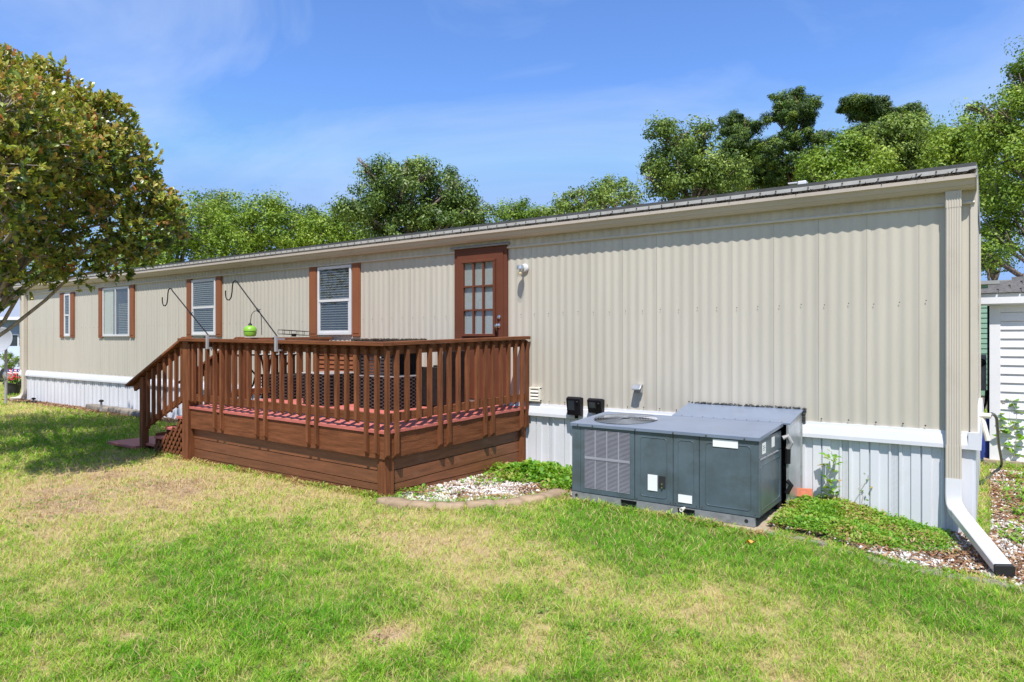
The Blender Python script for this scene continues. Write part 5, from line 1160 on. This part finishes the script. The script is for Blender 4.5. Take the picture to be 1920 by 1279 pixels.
# ------------------------------------------------------------------ far left: neighbour house, car, dish, potted flowers
d = 44; A_ = pt(-150, 640, d); B_ = pt(60, 640, d)
nh = thing('neighbor_house', (A_ + B_) / 2 * 1, 'blue grey house with low roof far left beyond the lawn', 'house')
ux_ = (B_ - A_); ux_.z = 0; Lh = ux_.length; ux_.normalize(); ang = math.atan2(ux_.y, ux_.x); Rz = Matrix.Rotation(ang, 3, 'Z')
def nloc(mb): return mb.rot(Rz).move((A_.x, A_.y, 0))
zw_ = EYE + (637 - 597) * d / FOC; zrf = EYE + (637 - 563) * d / FOC
obj('wall', nloc(MB().box(0, Lh + 1, 0, 6, -.5, zw_)), 'blue_siding', nh)
for k in range(14): obj('siding_board', nloc(MB().prism([(0, .3 + k * .2), (-.03, .3 + k * .2), (-.005, .49 + k * .2), (0, .49 + k * .2)], 'x', 0, Lh + 1)), 'blue_siding', nh)
obj('roof', nloc(MB().prism([(-.6, zw_ - .05), (-.6, zw_ + .05), (3, zrf + .3), (6.6, zw_ + .05), (6.6, zw_ - .05)], 'x', -.4, Lh + 1.4)), 'roof_blue', nh)
obj('fascia', nloc(MB().box(-.4, Lh + 1.4, -.66, -.62, zw_ - .12, zw_ + .08)), 'shed_white', nh)
for x in (1.2, 3.6, 5.6):
    w_ = obj('window', nloc(MB().box(x, x + .9, -.06, -.02, 1.0, 2.1)), 'shed_white', nh); obj('pane', nloc(MB().box(x + .08, x + .82, -.075, -.061, 1.08, 2.02)), 'window_dark', w_)
for x in (.2, 4.6, Lh - .3): obj('porch_post', nloc(MB().box(x, x + .12, -.55, -.43, -.3, zw_ - .05)), 'shed_white', nh)
# parked car, side on
d = 27; C0 = pt(-95, 700, d); car = thing('parked_car', (C0.x, C0.y, 0), 'pale blue grey car parked in front of the neighbour house', 'car')
cx_dir = Vector((CS, SN, 0)); ca = math.atan2(SN, CS); Rc = Matrix.Rotation(ca, 3, 'Z'); ctr = pt(-20, 640, d)
def cl(mb): return mb.rot(Rc).move((ctr.x, ctr.y, 0.02))
bodyp = [(-2.2, .35), (-2.25, .7), (-2.15, .95), (-1.2, 1.02), (-.55, 1.42), (.75, 1.45), (1.35, 1.03), (2.1, .92), (2.25, .68), (2.22, .35)]
obj('body', cl(MB().prism(bodyp, 'y', -.85, .85)), 'car_paint', car, bevel=.06)
obj('window', cl(MB().prism([(-1.02, 1.03), (-.5, 1.36), (.05, 1.38), (.05, 1.03)], 'y', -.862, -.85)), 'window_dark', car); obj('window', cl(MB().prism([(.13, 1.03), (.13, 1.38), (.68, 1.37), (1.1, 1.03)], 'y', -.862, -.85)), 'window_dark', car)
for x in (-1.4, 1.4):
    wl = obj('wheel', cl(MB().lathe([(.2, -.0), (.33, .0), (.34, -.05), (.34, -.2), (.2, -.2)], (x, -.68, .33), 20, 'y')), 'rubber', car); obj('rim', cl(MB().lathe([(.2, .0), (.06, -.02)], (x, -.885, .33), 16, 'y')), 'chrome', wl)
obj('headlight', cl(MB().box(2.12, 2.24, -.8, -.5, .72, .84)), 'dish', car)
# satellite dish on its pole
d = 16.5; dc = pt(2, 640, d); sd = thing('satellite_dish', (pt(2, 745, d).x, pt(2, 745, d).y, .1), 'grey satellite dish on a pole at the left edge of the lawn', 'satellite dish')
fwd = Vector((SN, -CS, 0)); fwd = (fwd + Vector((-.15, 0, .25))).normalized()
zq = fwd.to_track_quat('Z', 'Y').to_matrix()
prof = [(.39 * k / 8, .10 * (k / 8) ** 2) for k in range(9)]; prof = [(max(r, .002), h) for r, h in prof] + [(.40, .10), (.395, .09)] + [(max(.39 * k / 8, .002), .10 * (k / 8) ** 2 - .012) for k in range(8, -1, -1)]
mb = MB().lathe(prof, (0, 0, 0), 32, cap=False); mb.v = [tuple(zq @ Vector((p[0] * 1.0, p[1] * .85, p[2]))) for p in mb.v]; mb.move(dc); obj('reflector', mb, 'dish', sd, smooth='auto')
obj('pole', MB().tube([(dc.x, dc.y + .1, .0), (dc.x, dc.y + .1, dc.z - .1)], .03, 10), 'net_grey', sd)
fh = dc + fwd * .42 + Vector((0, 0, -.12)); obj('arm', MB().tube([dc + Vector((0, 0, -.34)), fh], .014, 8), 'net_grey', sd); obj('receiver', MB().tube([fh - Vector((.06, 0, .0)), fh + Vector((.1, .0, .0))], .035, 10), 'net_grey', sd)
# flower pot with little flags
pp = gp(24, 741); fpz = pp.z
fpot = thing('flower_pot', pp, 'black pot of pink flowers with small striped flags by the downspout', 'flower pot')
obj('pot', MB().lathe([(.15, 0), (.22, .33), (.235, .34), (.235, .37), (.21, .37), (.20, .33)], pp, 20), 'pot', fpot, smooth='auto')
rg = np.random.default_rng(5)
V = []; T = []
for k in range(240):
    c = np.array([pp.x, pp.y, fpz + .42]) + rg.normal(0, 1, 3) * [.12, .12, .06]; a = rg.random() * 6.28; D = np.array([math.cos(a), math.sin(a), rg.normal(0, .5)]) * .05; S = np.array([-math.sin(a), math.cos(a), rg.normal(0, .4)]) * .02; V += [c, c + D * .5 + S, c + D, c + D * .5 - S]; T += [rg.uniform(.2, .8)] * 4
fastmesh('leaves', np.array(V), np.arange(len(V)).reshape(-1, 4), 'weed_leaves', np.array(T), parent=fpot)
mb = MB()
for k in range(46):
    c = Vector((pp.x + rg.normal(.09, .07), pp.y + rg.normal(-.03, .08), fpz + .48 + rg.normal(0, .04))); mb.lathe([(.005, 0), (.022, .012), (.026, .02), (.008, .03)], c, 6)
obj('flowers', mb, 'flower_red', fpot, kind='stuff')
for k, (ox_, tl) in enumerate(((-.24, -.1), (.05, -.25), (.16, .1), (.26, .2))):
    b = Vector((pp.x + ox_ * CS * .6, pp.y + ox_ * SN * .6, fpz + .3)); tp = b + Vector((tl * .4, 0, .46)); fl = obj('flag', MB().tube([b, tp], .004, 5), 'pvc', fpot)
    ax_ = Vector((CS, SN, 0)); dn = (b - tp).normalized()
    for s in range(5):
        p0 = tp + dn * (.03 * s); w = .13 if s > 2 else .08; st = .0 if s > 2 else .05
        q = [p0 + ax_ * st, p0 + ax_ * (st + w) + Vector((0, 0, -.02)), p0 + dn * .03 + ax_ * (st + w) + Vector((0, 0, -.02)), p0 + dn * .03 + ax_ * st]; qq = [v + Vector((-SN, CS, 0)) * .002 for v in q]
        obj('stripe', MB().add(q + qq, [(0, 1, 2, 3), (7, 6, 5, 4), (0, 4, 5, 1), (1, 5, 6, 2), (2, 6, 7, 3), (3, 7, 4, 0)]), 'flag_red' if s % 2 == 0 else 'flag_white', fl)
    q = [tp, tp + ax_ * .049, tp + ax_ * .049 + dn * .09, tp + dn * .09]; qq = [v + Vector((-SN, CS, 0)) * .0022 for v in q]
    obj('canton', MB().add(q + qq, [(0, 1, 2, 3), (7, 6, 5, 4), (0, 4, 5, 1), (1, 5, 6, 2), (2, 6, 7, 3), (3, 7, 4, 0)]), 'flag_blue', fl)

# ------------------------------------------------------------------ trees
def crown_pts(lobes, nclump, seed, fill=.35, flat=1.0, ww=None):
    """lobes: (centre, radius) -> clump centres and outward directions"""
    rg = np.random.default_rng(seed); C = np.array([tuple(c) for c, r in lobes]); R = np.array([r for c, r in lobes]); w = R ** 2.2 * (1 if ww is None else np.array(ww)); ix = rg.choice(len(R), nclump, p=w / w.sum())
    D = rg.normal(0, 1, (nclump, 3)); D /= np.linalg.norm(D, axis=1)[:, None]; rr = np.where(rg.random(nclump) < fill, rg.random(nclump) ** .5, rg.uniform(.82, 1.08, nclump))
    rr = np.where(rg.random(nclump) < .10, rg.uniform(1.05, 1.30, nclump), rr)
    P = C[ix] + D * (R[ix] * rr)[:, None] * np.array([1, 1, flat]); return P, D, R[ix]
def foliage(P, Dn, per, csz, lsz, seed, tmean=.5, tsd=.2, up=.35, asp=.42, flatc=.7):
    rg = np.random.default_rng(seed); n = len(P); N2 = n * per; U0 = rg.normal(0, 1, (N2, 3)); U0 /= np.linalg.norm(U0, axis=1)[:, None]
    cs = np.repeat(csz * rg.uniform(.6, 1.35, n), per); O = U0 * (cs * 1.7 * (.35 + .75 * rg.random(N2)))[:, None] * [1, 1, flatc]; C = np.repeat(P, per, 0) + O
    Nn = rg.normal(0, .42, (N2, 3)) + np.array([0, 0, up]) + U0 * 1.0 + np.repeat(Dn, per, 0) * .25; D = rg.normal(0, 1, (N2, 3)); D = np.cross(D, Nn); D /= np.linalg.norm(D, axis=1)[:, None]
    S = np.cross(D, Nn); S /= np.linalg.norm(S, axis=1)[:, None] + 1e-6
    l_ = lsz * rg.uniform(.6, 1.35, N2)[:, None]; w = l_ * asp; U = np.cross(S, D)
    V = np.stack([C - D * l_ * .5, C + S * w * .5 + U * l_ * .08, C + D * l_ * .5, C - S * w * .5 + U * l_ * .08], 1).reshape(-1, 3)
    tc_ = np.clip(rg.normal(tmean, tsd * .8, n), 0, 1); tt = np.clip(np.repeat(tc_, per) + rg.normal(0, tsd * .6, N2), 0, 1); return V, np.arange(4 * N2).reshape(N2, 4), np.repeat(tt, 4)
leafmat('leaf_dark', [(0, (0.025, 0.055, 0.012)), (.5, (0.085, 0.15, 0.025)), (1, (0.20, 0.28, 0.05))], .18, .45, .35)
leafmat('leaf_mid', [(0, (0.04, 0.08, 0.015)), (.5, (0.14, 0.22, 0.035)), (1, (0.32, 0.40, 0.09))], .22, .5, .3)
leafmat('leaf_light', [(0, (0.06, 0.12, 0.015)), (.5, (0.19, 0.30, 0.03)), (1, (0.38, 0.46, 0.08))], .26, .5, .3)
leafmat('leaf_pine', [(0, (0.03, 0.06, 0.018)), (.5, (0.09, 0.16, 0.025)), (1, (0.22, 0.28, 0.04))], .14, .5, .25)
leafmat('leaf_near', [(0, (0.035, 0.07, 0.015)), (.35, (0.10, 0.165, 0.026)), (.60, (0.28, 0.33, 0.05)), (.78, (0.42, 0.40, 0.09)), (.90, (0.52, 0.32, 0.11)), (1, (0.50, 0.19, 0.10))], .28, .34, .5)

def tree(name, label, lobes_px, depth, m, nclump, per, csz, lsz, seed, tmean=.5, trunk_px=None, cat='tree', group=None, flat=1.0, fill=.35, asp=.5, flatc=.7, jit=.6, back=True, bark='bark_far', tr=.22, tsd=.2):
    rg = random.Random(seed); lobes = []
    for L_ in lobes_px:
        x, y, r = L_[:3]; dd = depth + (L_[3] if len(L_) > 3 else rg.uniform(-1, 1) * jit * r * depth / FOC); lobes.append((pt(x, y, dd), r * dd / FOC))
        if back: lobes.append((pt(x, y + r * .15, dd + r * depth / FOC * 1.0), r * depth / FOC * .8))
    cx = sum((c.x for c, r in lobes)) / len(lobes); cy = sum((c.y for c, r in lobes)) / len(lobes)
    if trunk_px is not None: q = pt(trunk_px, 640, depth + .3); cx, cy = q.x, q.y
    th = thing(name, (cx, cy, -.1), label, cat, group)
    P, D, R = crown_pts(lobes, max(int(nclump * .55), 12), seed, fill, flat); per = int(per * 3.1); csz *= 1.25; lsz *= .80; V, F, T = foliage(P, D, per, csz, lsz, seed + 1, tmean, tsd, asp=asp, flatc=flatc); fastmesh('crown', V, F, m, T, parent=th)
    ztop = max(c.z - r * .1 for c, r in lobes); zlow = min(c.z - r for c, r in lobes); tr_ = MB(); tp = [Vector((cx, cy, -.2))]
    for k in range(1, 7): tp.append(Vector((cx + rg.uniform(-.15, .15) * k * .5, cy + rg.uniform(-.15, .15) * k * .5, -.2 + (ztop + .2) * k / 6)))
    tr_.tube(tp, [tr * (1 - .13 * k) for k in range(7)], 10); obj('trunk', tr_, bark, th, smooth=True); br = MB()
    for c, r in lobes:
        zst = min(max(c.z - (r + 1.0) * 1.1, zlow * .5 + .8), ztop * .8); k = min(5.99, max(0, (zst + .2) / (ztop + .2) * 6)); s = tp[int(k)].lerp(tp[int(k) + 1], k % 1)
        mid = s.lerp(c, .5) + Vector((rg.uniform(-.2, .2), rg.uniform(-.2, .2), rg.uniform(0, .3))) * r; br.tube([s, mid, c + Vector((0, 0, r * .2))], [tr * .35, tr * .22, tr * .08], 6)
        for _ in range(4):
            e = c + Vector((rg.uniform(-1, 1), rg.uniform(-1, 1), rg.uniform(-.3, 1))).normalized() * r * .9; br.tube([mid.lerp(c, rg.random()), e], [tr * .13, tr * .04], 5)
    obj('branches', br, bark, th, smooth=True); return th
G = 'trees beyond the mobile home'
def T_(label, lobes, depth, m, nc, per, cs, ls, seed, **k): return tree(k.pop('name', 'broadleaf_tree'), label, lobes, depth, m, nc, per, cs, ls, seed, group=G, **k)
# left bank of light green trees
T_('light green tree next to the near tree, leftmost in the back row', [(300, 440, 60), (350, 415, 52), (340, 480, 60), (375, 385, 30), (280, 500, 60), (395, 450, 45)], 40, 'leaf_light', 341, 34, 0.38, 0.221, 101)
T_('small round topped dark pine peeking over the light green trees', [(412, 372, 17), (425, 388, 22), (400, 392, 20), (412, 420, 30)], 50, 'leaf_mid', 88, 36, 0.36, 0.239, 102, name='pine_tree')
T_('light green maple filling the middle of the left back row', [(455, 420, 48), (500, 412, 42), (475, 470, 55), (520, 395, 24), (430, 470, 45), (535, 440, 42), (478, 398, 20)], 42, 'leaf_light', 352, 34, 0.38, 0.221, 103, tmean=.45)
T_('dark pine top showing left of the large dark oak', [(577, 402, 20), (560, 415, 24), (598, 418, 22), (580, 440, 32)], 52, 'leaf_pine', 180, 16, .32, .26, 104, name='pine_tree')
T_('light green tree just left of the large dark oak', [(560, 450, 40), (600, 440, 38), (635, 425, 34), (580, 480, 40), (628, 400, 18), (660, 450, 45), (650, 400, 20)], 42, 'leaf_light', 286, 34, 0.38, 0.221, 105, tmean=.42)
# big oak
T_('large dense dark green oak behind the middle of the mobile home', [(760, 365, 60), (700, 345, 34), (682, 318, 14), (690, 395, 50), (735, 325, 32), (790, 330, 32), (830, 360, 48), (870, 395, 45), (860, 350, 26), (780, 420, 60), (840, 420, 55), (720, 420, 50), (895, 410, 24), (775, 312, 16), (655, 388, 20), (672, 300, 7)], 30, 'leaf_dark', 742, 36, 0.25, 0.175, 106, tmean=.62, tr=.28, tsd=.24)
T_('small airy pine right of the large dark oak', [(960, 392, 20), (985, 402, 22), (940, 402, 14), (1005, 405, 16), (965, 425, 35)], 46, 'leaf_light', 115, 32, 0.29, 0.221, 107, name='pine_tree', tmean=.3, fill=.2)
T_('small light tree low above the roof right of the airy pine', [(1060, 385, 26), (1095, 372, 24), (1135, 360, 26), (1170, 365, 24), (1120, 395, 40), (1070, 362, 10), (1190, 375, 20), (1045, 400, 20)], 32, 'leaf_mid', 198, 29, 0.22, 0.175, 108, fill=.2)
T_('tall open crowned tree with grey green leaves left of the pines', [(1255, 262, 34), (1300, 262, 34), (1235, 240, 15), (1270, 310, 44), (1325, 310, 42), (1225, 305, 24), (1300, 350, 50), (1240, 345, 28), (1360, 330, 36), (1212, 330, 14), (1325, 238, 16), (1380, 310, 24)], 26, 'leaf_mid', 473, 29, 0.20, 0.156, 109, tmean=.48, fill=.22, tsd=.25, trunk_px=1300)
def pine(label, lobes, depth, seed, tx, tr=.2): T_(label, [(x, y, r * 1.12) for x, y, r in lobes], depth, 'leaf_pine', 560, 56, .135, .17, seed, name='pine_tree', flat=.60, fill=.5, asp=.30, flatc=.7, back=False, trunk_px=tx, bark='pine_bark', tr=tr, jit=1.3, tmean=.36, tsd=.26)
pine('shorter pine with dark tufts beside the tall layered pine', [(1375, 232, 24), (1400, 245, 22), (1360, 250, 14), (1390, 275, 30), (1425, 290, 28), (1370, 295, 22), (1400, 325, 34), (1440, 330, 28)], 34, 110, 1400)
pine('tallest pine with layered dark green clumps against the sky', [(1480, 195, 32), (1505, 205, 30), (1455, 222, 22), (1525, 218, 20), (1490, 228, 28), (1470, 262, 24), (1510, 265, 30), (1540, 255, 20), (1450, 290, 32), (1500, 305, 36), (1480, 335, 40), (1540, 300, 20)], 32, 111, 1486)
pine('right hand pine with sparse leaning top clumps', [(1612, 196, 24), (1640, 202, 24), (1595, 202, 16), (1625, 215, 22), (1660, 215, 18), (1700, 215, 22), (1722, 220, 12), (1680, 235, 22), (1630, 250, 26), (1610, 250, 16)], 34, 112, 1665, .16)
T_('bright green tree in front of the tall pines', [(1540, 300, 30), (1585, 290, 32), (1620, 300, 34), (1560, 335, 42), (1610, 340, 40), (1515, 330, 30), (1640, 330, 36), (1588, 270, 18)], 25, 'leaf_light', 352, 32, 0.22, 0.156, 113, tmean=.45)
T_('mid green tree below the right hand pine', [(1660, 255, 34), (1700, 245, 34), (1690, 290, 44), (1735, 270, 30), (1650, 295, 34), (1730, 310, 40), (1690, 225, 14)], 27, 'leaf_mid', 341, 32, 0.22, 0.166, 114, tmean=.65)
T_('yellow green tree between the right pine and the big right edge tree', [(1770, 255, 28), (1805, 245, 26), (1790, 290, 38), (1830, 280, 34), (1760, 310, 34), (1820, 320, 38), (1850, 250, 22), (1845, 360, 40)], 24, 'leaf_light', 330, 32, 0.22, 0.147, 115, tmean=.55)
# big tree at right edge, nearer
T_('big leafy tree rising along the right edge behind the shed', [(1928, 135, 32), (1980, 135, 62), (1905, 165, 32), (1880, 210, 34), (1840, 205, 18), (1860, 250, 36), (1910, 240, 50), (1935, 130, 36), (1880, 300, 48), (1920, 330, 60), (1870, 370, 42), (1860, 430, 36), (1895, 410, 45), (1850, 480, 20), (1960, 220, 70), (2000, 320, 90), (1820, 200, 10), (1875, 452, 26)], 19, 'leaf_light', 715, 34, 0.19, 0.115, 116, tmean=.42, trunk_px=1985, fill=.3, tsd=.25)
T_('dark low tree between shed roof and mobile home end', [(1850, 490, 16), (1880, 488, 10), (1845, 465, 16)], 30, 'leaf_dark', 38, 32, 0.25, 0.166, 117, trunk_px=1850, tmean=.5)
T_('low dark tree filling the gap under the shorter pine', [(1390, 345, 40), (1340, 355, 38), (1430, 350, 38), (1470, 350, 34)], 42, 'leaf_dark', 420, 15, .26, .22, 121, tmean=.5)
T_('dark tree showing between the bright trees under the right pine', [(1640, 290, 36), (1700, 285, 36), (1760, 290, 34), (1730, 260, 26)], 40, 'leaf_dark', 420, 15, .26, .22, 122, tmean=.5)
# greens behind the near tree at far left
T_('shaded green tree behind the near tree above the neighbour roof', [(20, 520, 60), (100, 500, 60), (180, 490, 60), (250, 500, 50), (-60, 510, 70), (60, 470, 50), (215, 450, 50)], 50, 'leaf_mid', 330, 27, 0.45, 0.276, 118, tmean=.5)
# shrub by the dish
T_('small leafy shrub growing behind the flower pot at far left', [(12, 668, 8), (24, 672, 10), (32, 680, 7), (14, 684, 9)], 22, 'leaf_light', 49, 23, 0.06, 0.064, 119, name='shrub', cat='shrub', tr=.03, trunk_px=22)

# near tree on the left
NT = thing('near_tree', (-11.3, 3.1, .1), 'big broadleaf tree with red tipped leaves overhanging the left of the lawn', 'tree')
LB = [(77, 270, 75, 7.8), (125, 310, 55, 8.1), (0, 215, 85, 7.2), (-120, 300, 190, 9.0), (-10, 185, 90, 8.6), (55, 180, 60, 8.8), (110, 215, 62, 9.0), (60, 260, 110, 8.6), (190, 235, 56, 9.2), (165, 300, 75, 8.8), (225, 310, 60, 9.2), (235, 370, 62, 9.2), (288, 375, 36, 9.3), (305, 430, 38, 9.4), (318, 395, 26, 9.3), (262, 430, 55, 9.3), (190, 420, 70, 9.0), (110, 400, 80, 8.6), (20, 400, 100, 8.2), (150, 480, 50, 9.0), (215, 485, 40, 9.3), (60, 480, 60, 8.6), (-30, 520, 60, 8.6), (-150, 450, 130, 8.0), (-60, 150, 75, 8.6), (10, 300, 80, 7.4), (-60, 330, 120, 7.0), (-250, 350, 160, 8.5), (262, 480, 24, 9.4), (322, 372, 14, 9.4), (105, 520, 24, 9.0), (-200, 180, 120, 9.5), (-300, 300, 150, 10.5), (-150, 300, 150, 11), (0, 250, 100, 10.5), (100, 330, 90, 10.4), (-100, 420, 120, 10.8), (75, 140, 26, 8.8), (15, 118, 24, 8.7), (110, 125, 16, 8.8), (205, 200, 22, 9.2)]
lob = [(pt(x, y, d), r * d / FOC) for x, y, r, d in LB]
rg = np.random.default_rng(42)
P, D, R = crown_pts(lob, 20500, 43, .34, ww=[.3 if L_[0] < -90 else (1.0 if L_[0] < 180 else 1.5) for L_ in LB])
keep = np.ones(len(P), bool)
for c, r in lob:       # thin the deep inside so that branches show
    q = np.linalg.norm((P - np.array(c)) / r, axis=1); keep &= ~((q < .62) & (rg.random(len(P)) < .7))
keep &= ~((P[:, 2] < 3.9) & (rg.random(len(P)) < .42) & (P[:, 0] < -9.2))
P, D, R = P[keep], D[keep], R[keep]
# thinner on the shaded underside facing the lawn
under = (D[:, 2] < -.25) & (rg.random(len(P)) < .35); P, D, R = P[~under], D[~under], R[~under]
n = len(P); per = 8; N2 = n * per
ax = D * .7 + np.array([0, 0, .75]) + rg.normal(0, .35, (n, 3)); ax /= np.linalg.norm(ax, axis=1)[:, None]
AX = np.repeat(ax, per, 0); rd = rg.normal(0, 1, (N2, 3)); rd -= AX * (rd * AX).sum(1)[:, None]; rd /= np.linalg.norm(rd, axis=1)[:, None]
op = rg.uniform(.15, 1.15, N2)[:, None]; LD = AX * np.cos(op) + rd * np.sin(op); LS = np.cross(LD, AX); LS /= np.linalg.norm(LS, axis=1)[:, None] + 1e-6; LU = np.cross(LS, LD)
base_ = np.repeat(P, per, 0) + AX * rg.uniform(-.06, .01, N2)[:, None]; ln = rg.uniform(.050, .088, N2)[:, None]; w = ln * .24
V = np.stack([base_, base_ + LD * ln * .45 + LS * w + LU * ln * .06, base_ + LD * ln * .85 + LS * w * .7 , base_ + LD * ln * 1.05 - LU * ln * .08, base_ + LD * ln * .85 - LS * w * .7, base_ + LD * ln * .45 - LS * w + LU * ln * .06], 1).reshape(-1, 3)
I = np.arange(N2)[:, None] * 6; F = np.concatenate([I + np.array([0, 1, 4, 5])[None], I + np.array([1, 2, 3, 4])[None]])
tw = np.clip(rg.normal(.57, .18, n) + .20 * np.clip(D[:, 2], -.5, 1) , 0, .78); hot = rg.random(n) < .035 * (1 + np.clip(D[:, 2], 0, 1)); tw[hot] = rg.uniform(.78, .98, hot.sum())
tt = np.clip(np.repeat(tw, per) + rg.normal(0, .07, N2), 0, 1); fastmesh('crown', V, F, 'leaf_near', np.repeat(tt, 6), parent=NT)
tr_ = MB(); b0 = Vector((-11.3, 3.1, -.1)); fork = Vector((-11.15, 3.2, 1.5)); tr_.tube([b0, Vector((-11.25, 3.12, .6)), Vector((-11.2, 3.2, 1.1)), fork, Vector((-11.1, 3.3, 2.4))], [.22, .17, .15, .14, .10], 12); obj('trunk', tr_, 'bark', NT, smooth=True)
rr_ = random.Random(3); bb = MB()
def limb(a, b, r0, r1, sag=.25, n=7):
    pts = []; o1 = Vector((rr_.uniform(-1, 1), rr_.uniform(-1, 1), rr_.uniform(-.2, 1))) * (b - a).length * .10; o1.z += (b - a).length * (.13 if r0 > .02 else .0)
    for k in range(n):
        u = k / (n - 1); p = a.lerp(b, u) + o1 * math.sin(math.pi * u) + Vector((rr_.uniform(-1, 1), rr_.uniform(-1, 1), rr_.uniform(-1, 1))) * .03 * (b - a).length * (.3 if k in (0, n - 1) else 1); pts.append(p)
    bb.tube(pts, [r0 + (r1 - r0) * k / (n - 1) for k in range(n)], 7); return pts
mains = []
for i, (c, r) in enumerate(lob):
    if r < .16: continue
    st = fork.lerp(Vector((-11.1, 3.3, 2.4)), rr_.random()); mains.append(limb(st, c, (.042 if r > .5 else .028), .009))
PN = P[rg.choice(len(P), 1500, replace=False)]
allp = [q for m_ in mains for q in m_[2:]]; AP = np.array([tuple(q) for q in allp])
for t_ in PN:
    dd = np.linalg.norm(AP - t_, axis=1); j = int(np.argmin(dd + (AP[:, 2] > t_[2] + .1) * .5))
    if dd[j] < 1.3: limb(allp[j], Vector(t_), .011, .0035, n=5)
obj('branches', bb, 'bark', NT, smooth=True)
print('near tree leaves', N2, 'tris total approx', sum(len(o.data.polygons) * 2 for o in bpy.data.objects if o.type == 'MESH'))
